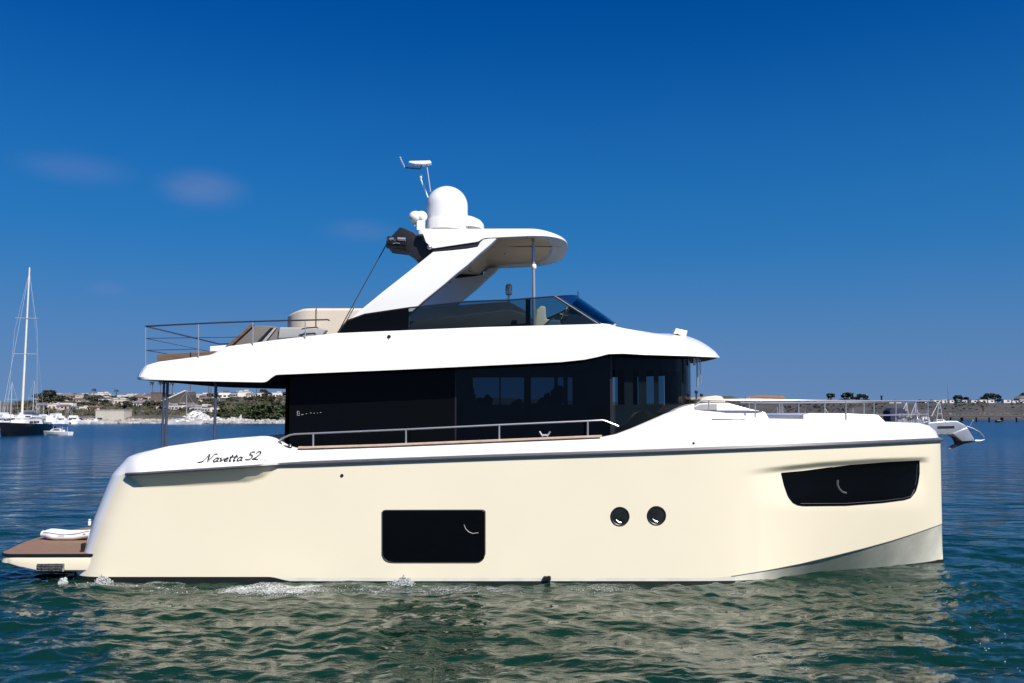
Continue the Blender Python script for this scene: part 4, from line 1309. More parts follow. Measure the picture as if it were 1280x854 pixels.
def foam_lace():
    m = bpy.data.materials.new('foam_lace'); m.use_nodes = True
    n, l = m.node_tree.nodes, m.node_tree.links
    b = n['Principled BSDF']; b.inputs['Base Color'].default_value = (.60, .63, .61, 1); b.inputs['Roughness'].default_value = .6
    tc = n.new('ShaderNodeTexCoord'); mp = n.new('ShaderNodeMapping'); mp.inputs['Scale'].default_value = (1, 1.8, 1)
    l.new(tc.outputs['Object'], mp.inputs['Vector'])
    nz = n.new('ShaderNodeTexNoise'); nz.inputs['Scale'].default_value = 3.2; nz.inputs['Detail'].default_value = 8; nz.inputs['Roughness'].default_value = .72; nz.inputs['Distortion'].default_value = .8
    vo = n.new('ShaderNodeTexVoronoi'); vo.feature = 'DISTANCE_TO_EDGE'; vo.inputs['Scale'].default_value = 16
    l.new(mp.outputs['Vector'], nz.inputs['Vector']); l.new(mp.outputs['Vector'], vo.inputs['Vector'])
    a = n.new('ShaderNodeAttribute'); a.attribute_name = 'foam_amount'
    m1 = n.new('ShaderNodeMath'); m1.operation = 'MULTIPLY_ADD'; m1.inputs[1].default_value = -1.1; l.new(vo.outputs['Distance'], m1.inputs[0]); l.new(nz.outputs['Fac'], m1.inputs[2])
    m2 = n.new('ShaderNodeMath'); m2.operation = 'ADD'; l.new(m1.outputs['Value'], m2.inputs[0]); l.new(a.outputs['Fac'], m2.inputs[1])
    mr = n.new('ShaderNodeMapRange'); mr.inputs['From Min'].default_value = .68; mr.inputs['From Max'].default_value = .95
    l.new(m2.outputs['Value'], mr.inputs['Value'])
    mr.inputs['To Max'].default_value = .85
    l.new(mr.outputs['Result'], b.inputs['Alpha'])
    return m
M['foamlace'] = foam_lace()
foam_sheet('white wash streak on the water below the aft half of the hull', 262, 432, -1.15, -.1, .47)
foam_sheet('thin lacy wash on the water right of the midship splash', 405, 690, -.9, -.05, .29)
foam_sheet('faint lacy wash on the water under the stern corner', 70, 275, -.8, -.05, .25)
foam_sheet('faint wash on the water below the portholes', 690, 860, -.6, -.05, .22)
def splash(cx, py, wpx, hpx, label):
    d = 16.0 - .12
    X, Y = (cx - 640) / F * d, CAMY + d
    mb = MB(); w_, h_ = wpx / 68 / 2, hpx / 68
    jets = [(random.uniform(-.7, .7), random.uniform(.5, 1.1), random.uniform(.12, .3)) for _ in range(9)]
    for k in range(1100):
        c_, jh, jw = random.choice(jets); t_ = random.random() ** 1.4
        hh = h_ * jh * t_ * (1 - .4 * c_ * c_)
        x_, y_ = X + w_ * (c_ * (1 - .25 * t_) + random.gauss(0, jw) * (1.15 - t_)), Y + random.gauss(0, .05) * (1.2 - t_)
        mb.ball((x_, y_, hh - .01), *(random.uniform(.004, .013) for _ in range(3)), 5, 3, .3)
    tag(mb.build('water_splash', M['foam'], smooth_=True), label, 'splash')
splash(505, 722, 34, 12, 'foaming white splash at the waterline below the midship window')
splash(140, 722, 24, 13, 'white splash of discharge water under the stern corner')
splash(91, 722, 14, 9, 'smallest splash under the inner end of the swim platform')

# ================================================================== FLOAT ON THE PLATFORM
fc = Vector((-8.98, 2.05, zt + .002))
flt = thing('inflatable_float', 'low white inflatable lying on the teak swim platform', 'inflatable', fc)
M['pvc'] = mat('white_pvc', (0.78, 0.78, 0.80), .35, noise=.12, nscale=5, bump=.3, bscale=6)
for sgn in (-1, 1):
    mb = MB(); pts, n = [], 22
    path = []
    for i in range(n):
        t = i / (n - 1)
        x_ = -.68 + 1.5 * t
        lift = .10 * (1 - smooth(0, .3, t)) + .11 * smooth(.55, .85, t)
        path.append((x_, sgn * (.30 - .12 * (1 - smooth(0, .25, t))), .10 + lift * .6))
    mb.tube(path, .095, 12)
    mb.build('side_tube', M['pvc'], flt, smooth_=True)
mb = MB(); mb.box((.1, 0, .06), (1.3, .5, .06)); mb.build('inflatable_floor', M['pvc'], flt, bevel=.02)
mb = MB(); mb.ball((-.62, 0, .17), .1, .24, .09); mb.build('nose', M['pvc'], flt, smooth_=True)
mb = MB(); mb.tube([(-.6, -.3, .22), (-.3, -.36, .19), (0, -.38, .16), (.3, -.38, .19), (.6, -.36, .26)], .008, 6)
mb.build('grab_line', M['cord'], flt, smooth_=True)
mb = MB(); mb.box((-.1, -.385, .13), (.16, .012, .018)); mb.box((.5, -.39, .18), (.07, .012, .03)); mb.build('marking', M['grey'], flt)
sl = at(112, 652, 2.6)
tl = thing('stern_lamp', 'small white stern lamp sticking out from the transom', 'lamp', sl)
mb = MB(); mb.lathe([(.05, -.14), (.055, .0), (.045, .08), (.001, .1)], (0, 0, 0), 14); mb.build('lamp_body', M['white'], tl, smooth_=True)
mb = MB(); mb.lathe([(.052, .02), (.056, .03), (.052, .045)], (0, 0, 0), 14); mb.build('lamp_band', M['blackplastic'], tl, smooth_=True)

flt.scale = (.78, .8, .72)

tl.scale = (.6, .6, .55)

# ================================================================== FAR SHORES
def hnoise(x, y):
    return (math.sin(x * .021 + 1.3) * math.cos(y * .017 + .4) + .5 * math.sin(x * .053 + y * .031) + .25 * math.sin(x * .11 - y * .09 + 2))

# left hillside rising from the shoreline at about 285 m to the ridge
SH = 285.0
ridge_px = curve([(-400, 506), (-100, 503), (20, 503), (60, 501.5), (120, 499.5), (180, 499), (260, 500), (330, 497.5), (420, 497), (600, 499), (760, 503), (880, 506)])
def hill_z(X, Y):
    d = Y - CAMY
    px = 640 + F * X / d
    top = (HZ - ridge_px(px)) / F * 760 + CAMZ
    t = (d - SH) / (760 - SH)
    base = 1.0 + (top - 1.0) * (min(1, max(0, t)) ** .62)
    if d > 760: base = top + (d - 760) * .002
    if d < SH + 4: base = -1.5 + 2.5 * max(0, (d - SH + 4) / 8)
    return base + (hnoise(X, Y) * 1.0 if SH + 10 < d < 740 else 0)
mb = MB(); rows = []
for d in list(np.linspace(SH - 5, SH + 6, 6)) + list(np.linspace(SH + 14, 760, 40)) + [820, 1000, 1600]:
    rows.append([( (px - 640) / F * d, CAMY + d, hill_z((px - 640) / F * d, CAMY + d)) for px in np.linspace(-500, 900, 120)])
mb.grid(rows)
M['scrub'] = mat('dry_scrub_slope', (0.16, 0.13, 0.095), .9, col2=(0.05, 0.05, 0.03), nscale=.06)
tag(mb.build('hillside', M['scrub'], smooth_=True), 'scrubby slope across the harbour', 'hillside', kind='structure')

# right-hand bank: long flat-topped dike
BK = 470.0
def bank_top(px): return float(np.interp(px, [860, 960, 1300, 1700], [505.5, 504.5, 503.8, 503]))
mb = MB(); rows = []
for d, f in ((BK - 6, -.15), (BK, 0.02), (BK + 6, .12), (BK + 10, .22), (BK + 22, .34), (BK + 28, .62), (BK + 34, .97), (BK + 38, 1.0), (BK + 200, 1.0), (BK + 1200, 1.05)):
    row = []
    for px in np.linspace(820, 1900, 150):
        zt_ = (HZ - bank_top(px)) / F * (BK + 36) + CAMZ
        X = (px - 640) / F * d
        row.append((X, CAMY + d + 2.0 * hnoise(X * 1.7, d * 3), zt_ * f + .25 * hnoise(X * 3, d * 5) * (1 if .05 < f < .9 else 0)))
    rows.append(row)
mb.grid(rows)
M['bank'] = mat('grey_brown_bank', (0.066, 0.062, 0.060), .9, col2=(0.032, 0.032, 0.034), nscale=.12, stretch=(.4, 1, 2.5))
tag(mb.build('bank', M['bank'], smooth_=True), 'long grey brown bank across the water', 'bank', kind='structure')

def rock(mb, c, s):
    mb.ball(c, s * random.uniform(.7, 1.4), s * random.uniform(.7, 1.2), s * random.uniform(.5, .9), 6, 4, .28)
M['rock'] = mat('pale_riprap', (0.50, 0.48, 0.45), .85, col2=(0.22, 0.21, 0.2), nscale=.35)
mb = MB()
for k in range(1500):
    px = random.uniform(-60, 372); d = SH - 3 + random.random() ** 1.5 * 10
    rock(mb, ((px - 640) / F * d, CAMY + d, .1 + (d - SH + 3) * .14), random.uniform(.25, .75))
tag(mb.build('riprap', M['rock']), 'pale boulder edging along the far left shoreline', 'rocks', kind='stuff')
mb = MB()
M['paler'] = mat('white_rock', (0.74, 0.73, 0.71), .8, col2=(0.35, 0.34, 0.33), nscale=.5)
for (p0, p1, hmax) in ((228, 268, 3.8), (262, 285, 1.8), (285, 318, 2.6)):
    for k in range(300):
        q = random.random(); px = p0 + (p1 - p0) * q
        top = hmax * math.sin(math.pi * min(.98, q * .9 + .08)) ** .8
        z = random.random() * top
        d = SH + 1 + z * 2 + random.random() * 2
        rock(mb, ((px - 640) / F * d, CAMY + d, z), random.uniform(.3, .75))
tag(mb.build('white_rocks', M['paler']), 'heaps of white rock behind the aft deck posts', 'rocks', kind='stuff')
mb = MB()
for k in range(900):
    px = random.uniform(1130, 1330); d = BK + 4 + random.random() * 20
    rock(mb, ((px - 640) / F * d, CAMY + d, (d - BK) * .13 + random.random() * .8), random.uniform(.3, .9))
M['tanrock'] = mat('tan_rubble', (0.24, 0.205, 0.165), .9, col2=(0.10, 0.09, 0.075), nscale=.4)
tag(mb.build('rubble', M['tanrock']), 'tan rubble along the foot of the right bank', 'rubble', kind='stuff')

# ------------------------------------------------------------------ trees
mb = MB()
for k in range(1500):
    px = random.uniform(900, 1320)
    if math.sin(px * .11) + math.sin(px * .037 + 1) + random.gauss(0, .5) < -.1: continue
    d = BK + 36 + random.random() * 40
    if random.random() < .3: d = BK + 24 + random.random() * 10
    c = Vector(((px - 640) / F * d, CAMY + d, ((HZ - bank_top(px)) / F * (BK + 36) + CAMZ) * min(1, .34 + max(0, (d - BK - 22) / 12) * .66)))
    s_ = random.uniform(.4, 1.15)
    for q in range(3):
        a = Vector((random.gauss(0, 1), random.gauss(0, .5), random.uniform(0, .5))).normalized() * s_; b = Vector((random.gauss(0, .4), random.gauss(0, .3), random.uniform(.4, 1))) * s_
        mb.add([c - a * .9, c + a * .9, c + a * .5 + b, c - a * .4 + b * .8], [(0, 1, 2, 3)])
tag(mb.build('bank_scrub', mat('bank_scrub_leaves', (0.06, 0.062, 0.042), .9, col2=(0.025, 0.027, 0.02), nscale=.25), fix=False), 'low dark scrub along the top of the right bank', 'scrub', kind='stuff')
M['bark'] = mat('bark', (0.12, 0.09, 0.065), .9, noise=.3)
LEAF = {}
for nm, c1, c2 in (('dark', (0.045, 0.055, 0.035), (0.02, 0.027, 0.018)), ('olive', (0.085, 0.085, 0.045), (0.04, 0.043, 0.025)), ('green', (0.07, 0.10, 0.03), (0.028, 0.045, 0.014))):
    LEAF[nm] = mat('foliage_' + nm, c1, .8, col2=c2, nscale=.8)
def crown_mb(h, w, n, seed, lobes=5, low=.3):
    rnd = random.Random(seed); mb = MB()
    lb = [(rnd.uniform(-w * .3, w * .3), rnd.uniform(-w * .3, w * .3), h * rnd.uniform(low + .15, .82), rnd.uniform(.22, .36) * w, rnd.uniform(.14, .24) * h) for _ in range(lobes)]
    for k in range(n):
        cx, cy, cz, rw, rh = rnd.choice(lb)
        v = Vector((rnd.gauss(0, 1), rnd.gauss(0, 1), rnd.gauss(0, 1))).normalized() * rnd.random() ** .4
        p = Vector((cx + v.x * rw, cy + v.y * rw, cz + v.z * rh))
        s = rnd.uniform(.16, .34) * w * .32
        a = Vector((rnd.gauss(0, 1), rnd.gauss(0, 1), rnd.gauss(0, .6))).normalized(); b = a.cross(Vector((rnd.gauss(0, 1), rnd.gauss(0, 1), rnd.gauss(0, 1)))).normalized()
        mb.add([p - a * s, p + b * s * .8, p + a * s, p - b * s * .8], [(0, 1, 2, 3)])
    return mb
def make_tree(name, label, h, w, leaf, seed, loc, group, n=230, low=.3):
    t = thing(name, label, 'tree', loc, 0, group)
    mb = MB(); mb.tube([(0, 0, -.6), (.05 * w, 0, h * .3), (-.03 * w, .02 * w, h * .7)], .05 * w + .05, 7, r2=.03)
    mb.tube([(.03 * w, 0, h * .3), (.25 * w, .1 * w, h * .6)], .04 * w, 5, r2=.02); mb.tube([(.03 * w, 0, h * .35), (-.25 * w, -.1 * w, h * .6)], .04 * w, 5, r2=.02)
    mb.build('trunk', M['bark'], t)
    crown_mb(h, w, n, seed, low=low).build('crown', LEAF[leaf], t, fix=False)
    return t
def make_palm(label, h, loc, group, seed=0):
    rnd = random.Random(seed)
    t = thing('palm_tree', label, 'palm', loc, 0, group)
    mb = MB(); mb.tube([(0, 0, -.5), (.15, 0, h * .5), (.05, 0, h)], .28, 7, r2=.18); mb.build('trunk', M['bark'], t)
    mb = MB()
    for k in range(22):
        a = rnd.random() * 2 * math.pi; e = rnd.uniform(-.3, .9); L = rnd.uniform(1.6, 2.3)
        pts = []
        for i in range(5):
            q = i / 4; pts.append(Vector((.05 + math.cos(a) * L * q, math.sin(a) * L * q, h + L * (e * q - .75 * q * q))))
        side = Vector((-math.sin(a), math.cos(a), 0))
        wds = (.1, .42, .45, .3, .03)
        mb.grid([[p + side * w_ - Vector((0, 0, w_ * .5)) for p, w_ in zip(pts, wds)], [p for p in pts], [p - side * w_ - Vector((0, 0, w_ * .5)) for p, w_ in zip(pts, wds)]])
    mb.build('crown', LEAF['dark'], t, fix=False)
    return t

def on_hill(px, d):
    X = (px - 640) / F * d
    return Vector((X, CAMY + d, hill_z(X, CAMY + d)))
def on_bank(px, d):
    X = (px - 640) / F * d
    return Vector((X, CAMY + d, (HZ - bank_top(px)) / F * (BK + 36) + CAMZ))

proto_t = {}
KIND = {'dark': ('tree', 'dark rounded tree'), 'olive': ('tree', 'dull olive tree'), 'green': ('tree', 'bright green bushy tree')}
def plant(kind, px, d, s, where, sx=1.0):
    loc = on_hill(px, d)
    lab = KIND[kind][1] + ' ' + where
    grp = kind + ' trees ' + where
    if kind not in proto_t:
        o = make_tree('broadleaf_tree', lab, 6.0, 6.0, kind, {'dark': 12, 'olive': 15, 'green': 19}[kind], loc, grp, n=520, low={'dark': .08, 'olive': -.02, 'green': -.12}[kind])
        proto_t[kind] = o
    else:
        o = copy_tree(proto_t[kind]); o.location = loc
    o['label'] = lab; o['group'] = grp
    o.scale = (s * sx, s, s); o.rotation_euler = (0, 0, random.random() * 6)
    return o
for k in range(60):
    plant('dark', random.uniform(40, 372), random.uniform(520, 740), random.uniform(.45, .95), 'scattered among the houses high on the left hill')
for k in range(40):
    plant('olive', random.uniform(70, 345), random.uniform(330, 500), random.uniform(.4, .75), 'on the lower slope of the left hill', 1.5)
for (px, d, s) in ((284, 294, .66), (294, 291, .62), (303, 295, .7), (312, 290, .78), (322, 289, .92), (331, 290, .95), (340, 292, .88), (350, 297, .85), (358, 300, .9), (275, 298, .55), (366, 298, .8), (298, 300, .7), (345, 290, .8), (327, 296, .95)):
    plant('green', px, d, s, 'in the green clump seen under the aft deck', 1.25)
for (px, d, s) in ((50, 420, 1.0), (57, 430, 1.1), (63, 425, 1.3)):
    plant('dark', px, d, s, 'in the dark clump beside the sailboat masts')
PG = 'palms on the skyline of the left hill'
for i, (px, d, h) in enumerate(((191, 520, 11.5), (201, 525, 11.8), (205, 528, 11.5), (216, 520, 11.8), (238, 430, 13.5), (261, 480, 12.5), (264, 485, 11.4), (321, 600, 11), (118, 640, 8), (146, 640, 7.5))):
    make_palm(('tall lone palm just right of the aft deck post' if i == 4 else 'slim palm with a dark tuft on the left hill skyline'), h, on_hill(px, d), PG if i != 4 else None, i)

# low scrub covering the slope between the houses
mb = MB()
for k in range(3200):
    px = random.uniform(20, 378); d = SH + 14 + (740 - SH) * random.random() ** 1.2
    c = on_hill(px, d); s_ = random.uniform(.5, 1.5)
    for q in range(3):
        a = Vector((random.gauss(0, 1), random.gauss(0, .5), random.uniform(0, .5))).normalized() * s_; b = Vector((random.gauss(0, .4), random.gauss(0, .3), random.uniform(.4, 1))) * s_
        mb.add([c - a * .9, c + a * .9, c + a * .5 + b, c - a * .4 + b * .8], [(0, 1, 2, 3)])
tag(mb.build('scrub', mat('scrub_leaves', (0.10, 0.09, 0.055), .9, col2=(0.035, 0.035, 0.022), nscale=.25), fix=False), 'low dry scrub covering the left hillside', 'scrub', kind='stuff')

# ------------------------------------------------------------------ houses on the left hill
WALL = {'white': (0.66, 0.64, 0.60), 'cream': (0.55, 0.49, 0.40), 'grey': (0.32, 0.32, 0.32), 'tan': (0.38, 0.30, 0.22)}
ROOF = {'brown': (0.12, 0.085, 0.07), 'grey': (0.17, 0.17, 0.18), 'pale': (0.5, 0.48, 0.45), 'red': (0.19, 0.115, 0.085)}
MW = {k: mat('stucco_' + k, v, .85, noise=.12, nscale=.8) for k, v in WALL.items()}
MR = {k: mat('roofing_' + k, v, .85, noise=.25, nscale=1.5) for k, v in ROOF.items()}
M['winglass'] = mat('dark_window_pane', (0.02, 0.024, 0.03), .1)
HP = {}
def make_house(wall, roof, flat, label, loc, group):
    key = (wall, roof, flat)
    if key in HP:
        o = copy_tree(HP[key]); o.location = loc; o['label'] = label
    else:
        o = thing('hillside_house', label, 'house', loc); HP[key] = o
        w_, d_, h_ = 9.0, 7.0, (5.6 if flat else 4.2)
        mb = MB(); mb.box((0, 0, h_ / 2 - 1), (w_, d_, h_ + 2)); mb.build('wall', MW[wall], o)
        if flat:
            mb = MB(); mb.box((0, 0, h_ + .15), (w_ + .5, d_ + .5, .3)); mb.box((1.5, .5, h_ + .9), (4, 3.5, 1.2)); mb.build('roof', MR[roof], o)
        else:
            mb = MB(); e = .5
            mb.add([(-w_ / 2 - e, -d_ / 2 - e, h_ - .1), (w_ / 2 + e, -d_ / 2 - e, h_ - .1), (w_ / 2 + e, d_ / 2 + e, h_ - .1), (-w_ / 2 - e, d_ / 2 + e, h_ - .1), (-w_ / 2 + 1, 0, h_ + 2), (w_ / 2 - 1, 0, h_ + 2)],
                   [(0, 1, 5, 4), (2, 3, 4, 5), (1, 2, 5), (3, 0, 4), (3, 2, 1, 0)])
            rf = mb.build('roof', MR[roof], o)
            mb = MB(); mb.box((2.0, .8, h_ + 1.7), (.7, .7, 1.6)); mb.build('chimney', MW[wall], rf)
        for wx_, wz_, ww in ((-2.8, 2.6, 1.6), (0, 2.5, 2.0), (2.8, 2.6, 1.4)):
            mb = MB(); mb.box((wx_, -d_ / 2 - .02, wz_), (ww, .1, 1.4)); f_ = mb.build('window', M['winglass'], o)
        if flat:
            mb = MB(); mb.box((0, -d_ / 2 - .6, 1.0), (7, 1.2, .2)); mb.build('balcony', MR['pale'], o)
    if group: o['group'] = group
    return o
combos = [('white', 'grey', False), ('cream', 'red', False), ('white', 'pale', True), ('grey', 'grey', False), ('white', 'brown', True), ('cream', 'pale', True)]
def hdesc(c): return '%s house with %s %s roof' % (c[0], c[1], 'flat' if c[2] else 'pitched')
def zone(px): return 'left of the posts' if px < 200 else 'right of the posts'
for k in range(120):
    px = 66 + (364 - 66) * ((k * .618034) % 1.0); d = 560 + 175 * ((k * .377) % 1.0)
    c = combos[k % 6]
    lab = hdesc(c) + ' high on the hill ' + zone(px)
    o = make_house(*c, lab, on_hill(px, d), 'houses high on the left hill')
    s = random.uniform(.55, .95); o.scale = (s * random.uniform(.9, 1.3), s, s * .85); o.rotation_euler = (0, 0, random.uniform(-.7, .7))
for k in range(100):
    px = 52 + (275 - 52) * ((k * .618034 + .3) % 1.0); d = 340 + 170 * ((k * .377) % 1.0)
    c = combos[(k * 5 + 1) % 6]
    lab = hdesc(c) + ' low on the hill ' + zone(px)
    o = make_house(*c, lab, on_hill(px, d), 'houses low on the left hill')
    s = random.uniform(.3, .55); o.scale = (s * random.uniform(.9, 1.4), s, s * .8); o.rotation_euler = (0, 0, random.uniform(-.5, .5))
# the big roof with a white gable edge behind the posts, and the beige windowless block
gb = thing('gabled_hall', 'dark hall with one long white sloping roof edge behind the posts', 'hall', on_hill(222, 400), 0)
M['darkroof'] = mat('dark_shingle', (0.09, 0.085, 0.075), .9, noise=.3)
mb = MB(); mb.prism([(-8, -4, -1), (6, -4, -1), (6, -4, 5.5), (5.4, -4, 7.2), (-8, -4, 1.2)], [(-8, 8, -1), (6, 8, -1), (6, 8, 5.5), (5.4, 8, 7.2), (-8, 8, 1.2)]); mb.build('roof', M['darkroof'], gb)
mb = MB(); mb.tube([(-8.2, -4.2, 1.3), (5.4, -4.2, 7.4)], .35, 6); mb.build('bargeboard', MW['white'], gb)
bb_ = thing('beige_block', 'plain beige flat block above the left shoreline', 'building', Vector(((144 - 640) / F * 292, CAMY + 292, .4)), 0)
M['beigewall'] = mat('beige_render', (0.50, 0.46, 0.38), .85, noise=.1, nscale=.3)
mb = MB(); mb.box((0, 0, 1.6), (9.4, 6, 4.6)); mb.build('wall', M['beigewall'], bb_)
mb = MB(); mb.box((0, 0, 4.0), (9.7, 6.3, .25)); mb.build('roof', MR['pale'], bb_)
mb = MB(); mb.box((-3.2, -3.03, 1.2), (1.6, .1, .5)); mb.build('vent', M['winglass'], bb_)
cy_ = thing('brown_wall_block', 'brown terrace wall block left of the aft deck post', 'building', on_hill(199, 420), 0)
mb = MB(); mb.box((0, 0, 2.5), (5.5, 5, 7)); mb.build('wall', mat('brown_render', (0.14, 0.105, 0.085), .9, noise=.2, nscale=.5), cy_)
mb = MB(); mb.box((0, 0, 6.1), (5.8, 5.3, .25)); mb.build('roof', MR['brown'], cy_)

# ------------------------------------------------------------------ boats
M['bhull'] = mat('boat_white', (0.74, 0.74, 0.73), .3, noise=.08)
M['bdark'] = mat('boat_black', (0.012, 0.012, 0.016), .25, noise=.2)
M['navy'] = mat('navy_canvas', (0.012, 0.014, 0.045), .8, noise=.2)
M['alu'] = mat('aluminium_spar', (0.66, 0.66, 0.64), .35, .4, noise=.05)
M['brownmast'] = mat('pale_spar', (0.70, 0.66, 0.56), .4, noise=.1)
M['bluecover'] = mat('blue_canvas', (0.03, 0.08, 0.22), .8, noise=.2)
M['orange'] = mat('orange_canvas', (0.34, 0.165, 0.085), .8, noise=.15)
M['greycanvas'] = mat('grey_canvas', (0.16, 0.17, 0.2), .8, noise=.1)
def boat_hull(L, B, H, flare=.2, stern=.75):
    """hull shell with bow to +x, pointed in plan, open sheer closed by a deck"""
    n = 18; secs = []
    for i in range(n + 1):
        t = i / n; x_ = -L / 2 + L * t
        b = B / 2 * (stern + (1 - stern) * smooth(0, .4, t)) * (1 - max(0, (t - .45) / .55) ** 2.2)
        sh = H * (1 + .25 * t * t)
        rx = .06 * L * (t ** 3)
        secs.append([(x_, 0, -.3), (x_, b * (.75 - .3 * t), -.1), (x_ + rx * .5, b * (.93 - flare * t), H * .5), (x_ + rx, b, sh)])
    mb = MB()
    for sg in (1, -1):
        mb.grid([[(p[0], p[1] * sg, p[2]) for p in s] for s in secs])
    a = [(s[3][0], s[3][1], s[3][2]) for s in secs]; b = [(s[3][0], -s[3][1], s[3][2]) for s in secs]
    s0 = secs[0]; mb.add([s0[0], s0[1], s0[2], s0[3], (s0[3][0], -s0[3][1], s0[3][2]), (s0[2][0], -s0[2][1], s0[2][2]), (s0[1][0], -s0[1][1], s0[1][2])], [tuple(range(7))])
    dk = MB(); dk.grid([[(p[0], p[1] * .98, p[2] - .06) for p in a], [(p[0], p[1] * .98, p[2] - .06) for p in b]])
    return mb, dk
def sailboat(label, px, d, L, mast_h, rz, hullm, group=None, detail=False, sparm=None):
    t = thing('sailboat', label, 'sailboat', atd(px, d), rz, group)
    H = L * (.1 if detail else .085)
    h, dk = boat_hull(L, L * .29, H)
    h.build('hull', hullm, t, smooth_=True); dk.build('deck', M['bhull'], t)
    mb = MB(); mb.prism([(-L * .22, -L * .08, H * .95), (L * .2, -L * .06, H), (L * .13, -L * .055, H + L * .045), (-L * .2, -L * .07, H + L * .05)],
                        [(-L * .22, L * .08, H * .95), (L * .2, L * .06, H), (L * .13, L * .055, H + L * .045), (-L * .2, L * .07, H + L * .05)])
    cb = mb.build('cabin', M['bhull'], t)
    mb = MB(); mb.box((-L * .03, -L * .0715, H + L * .022), (L * .22, .05, L * .018)); mb.box((-L * .03, L * .0715, H + L * .022), (L * .22, .05, L * .018)); mb.build('window', M['winglass'], cb)
    r_ = .011 * L if detail else .009 * L
    mx = L * .08
    mb = MB(); mb.tube([(mx, 0, H), (mx - .012 * mast_h, 0, H + mast_h)], r_, 8, r2=r_ * .6); ms = mb.build('mast', sparm or M['alu'], t, smooth_=True)
    mb = MB(); mb.tube([(mx, 0, H + L * .1), (mx - L * .38, 0, H + L * .09)], r_ * .8, 6); bo = mb.build('boom', M['alu'], t, smooth_=True)
    mb = MB(); mb.tube([(mx - .2, 0, H + L * .115), (mx - L * .2, 0, H + L * .118), (mx - L * .36, 0, H + L * .1)], L * .018, 8); mb.build('sail_cover', M['bluecover'] if not detail else M['greycanvas'], bo, smooth_=True)
    for q in ((.45,), (.68,)) if detail else ((.6,),):
        zq = H + mast_h * q[0]
        mb = MB(); mb.tube([(mx, -L * .1, zq), (mx, L * .1, zq)], .04 if detail else .03, 5); mb.build('spreader', M['alu'], ms)
    wr = .02 if detail else .02
    tp_ = (mx - .012 * mast_h, 0, H + mast_h * .985)
    for p_ in ((L * .53, 0, H * 1.2), (-L * .48, 0, H * 1.05)):
        mb = MB(); mb.tube([tp_, p_], wr, 4); mb.build('stay', M['alu'], t)
    for sg in (-1, 1):
        mb = MB(); mb.tube([tp_, (mx, sg * L * .1, H + mast_h * .6), (mx, sg * L * .135, H)], wr, 4); mb.build('shroud', M['alu'], t)
    if detail:
        mb = MB(); mb.lathe([(.1, 0), (.1, .4), (.06, .6), (.001, .62)], (tp_[0], 0, tp_[2]), 8); mb.build('masthead', M['brownmast'], ms)
        mb = MB(); mb.ball((-L * .24, 0, H + L * .03), L * .06, L * .08, L * .04, 12, 8); mb.build('spray_hood', M['greycanvas'], t, smooth_=True)
        for sg in (-1, 1):
            mb = MB()
            pts = [(-L * .48, sg * L * .11, H + .75), (-L * .2, sg * L * .145, H + .75), (L * .15, sg * L * .13, H + .85), (L * .5, 0, H * 1.2 + .7)]
            mb.tube(pts, .03, 5)
            for p_ in pts: mb.tube([(p_[0], p_[1], p_[2] - .8), p_], .03, 5)
            mb.build('guard_rail', M['alu'], t)
        mb = MB(); mb.lathe([(.3, -.06), (.36, 0), (.3, .06), (.22, 0), (.3, -.06)], (-L * .46, -L * .12, H + .55), 14, 'X'); mb.build('life_ring', M['bhull'], t, smooth_=True)
    return t
def motorboat(label, px, d, L, rz, group=None, top=None, hullm=None, flying=False, toph=.27):
    t = thing('motorboat', label, 'motorboat', atd(px, d), rz, group)
    H = L * .12
    h, dk = boat_hull(L, L * .33, H, .1, .9)
    h.build('hull', hullm or M['bhull'], t, smooth_=True); dk.build('deck', M['bhull'], t)
    mb = MB(); P = [(-L * .2, H), (L * .25, H * 1.1), (L * .12, H + L * .11), (-L * .18, H + L * .12)]
    mb.prism([(a, -L * .12, b) for a, b in P], [(a, L * .12, b) for a, b in P]); cb = mb.build('cabin', M['bhull'], t)
    for sg in (-1, 1):
        mb = MB(); mb.box((-L * .03, sg * L * .121, H + L * .07), (L * .24, .05, L * .04)); mb.build('window', M['winglass'], cb)
    mb = MB(); mb.prism([(L * .245, -L * .1, H * 1.12), (L * .245, L * .1, H * 1.12), (L * .135, L * .1, H + L * .1), (L * .135, -L * .1, H + L * .1)],
                        [(L * .255, -L * .1, H * 1.12), (L * .255, L * .1, H * 1.12), (L * .145, L * .1, H + L * .1), (L * .145, -L * .1, H + L * .1)]); mb.build('windscreen', M['winglass'], cb)
    if flying:
        mb = MB(); P = [(-L * .18, H + L * .122), (L * .08, H + L * .115), (L * .05, H + L * .18), (-L * .16, H + L * .18)]
        mb.prism([(a, -L * .1, b) for a, b in P], [(a, L * .1, b) for a, b in P]); mb.build('flying_bridge', M['bhull'], t)
        mb = MB(); mb.tube([(-L * .1, 0, H + L * .18), (-L * .12, 0, H + L * .36)], .04, 5); mb.build('aerial', M['alu'], t)
    if top:
        mb = MB(); zt_ = H + L * toph; rows = []
        for i in range(7):
            q = -1 + 2 * i / 6; rows.append([(-L * .3, q * L * .14, zt_ - q * q * L * .02), (-L * .05, q * L * .14, zt_ + L * .01 - q * q * L * .02), (L * .1, q * L * .14, zt_ - L * .01 - q * q * L * .02)])
        mb.grid(rows); mb.grid([[(p[0], p[1], p[2] - .3) for p in r] for r in rows]); rim_ = rows[0] + [r[-1] for r in rows[1:]] + rows[-1][::-1][1:] + [r[0] for r in rows[::-1][1:]]; mb.grid([rim_, [(p[0], p[1], p[2] - .3) for p in rim_]]); mb.build('canopy', top, t, smooth_=True)
        for xx in (-L * .27, L * .07):
            for sg in (-1, 1):
                mb = MB(); mb.tube([(xx, sg * L * .13, H), (xx, sg * L * .13, zt_)], .035, 5); mb.build('canopy_leg', M['alu'], t)
    return t

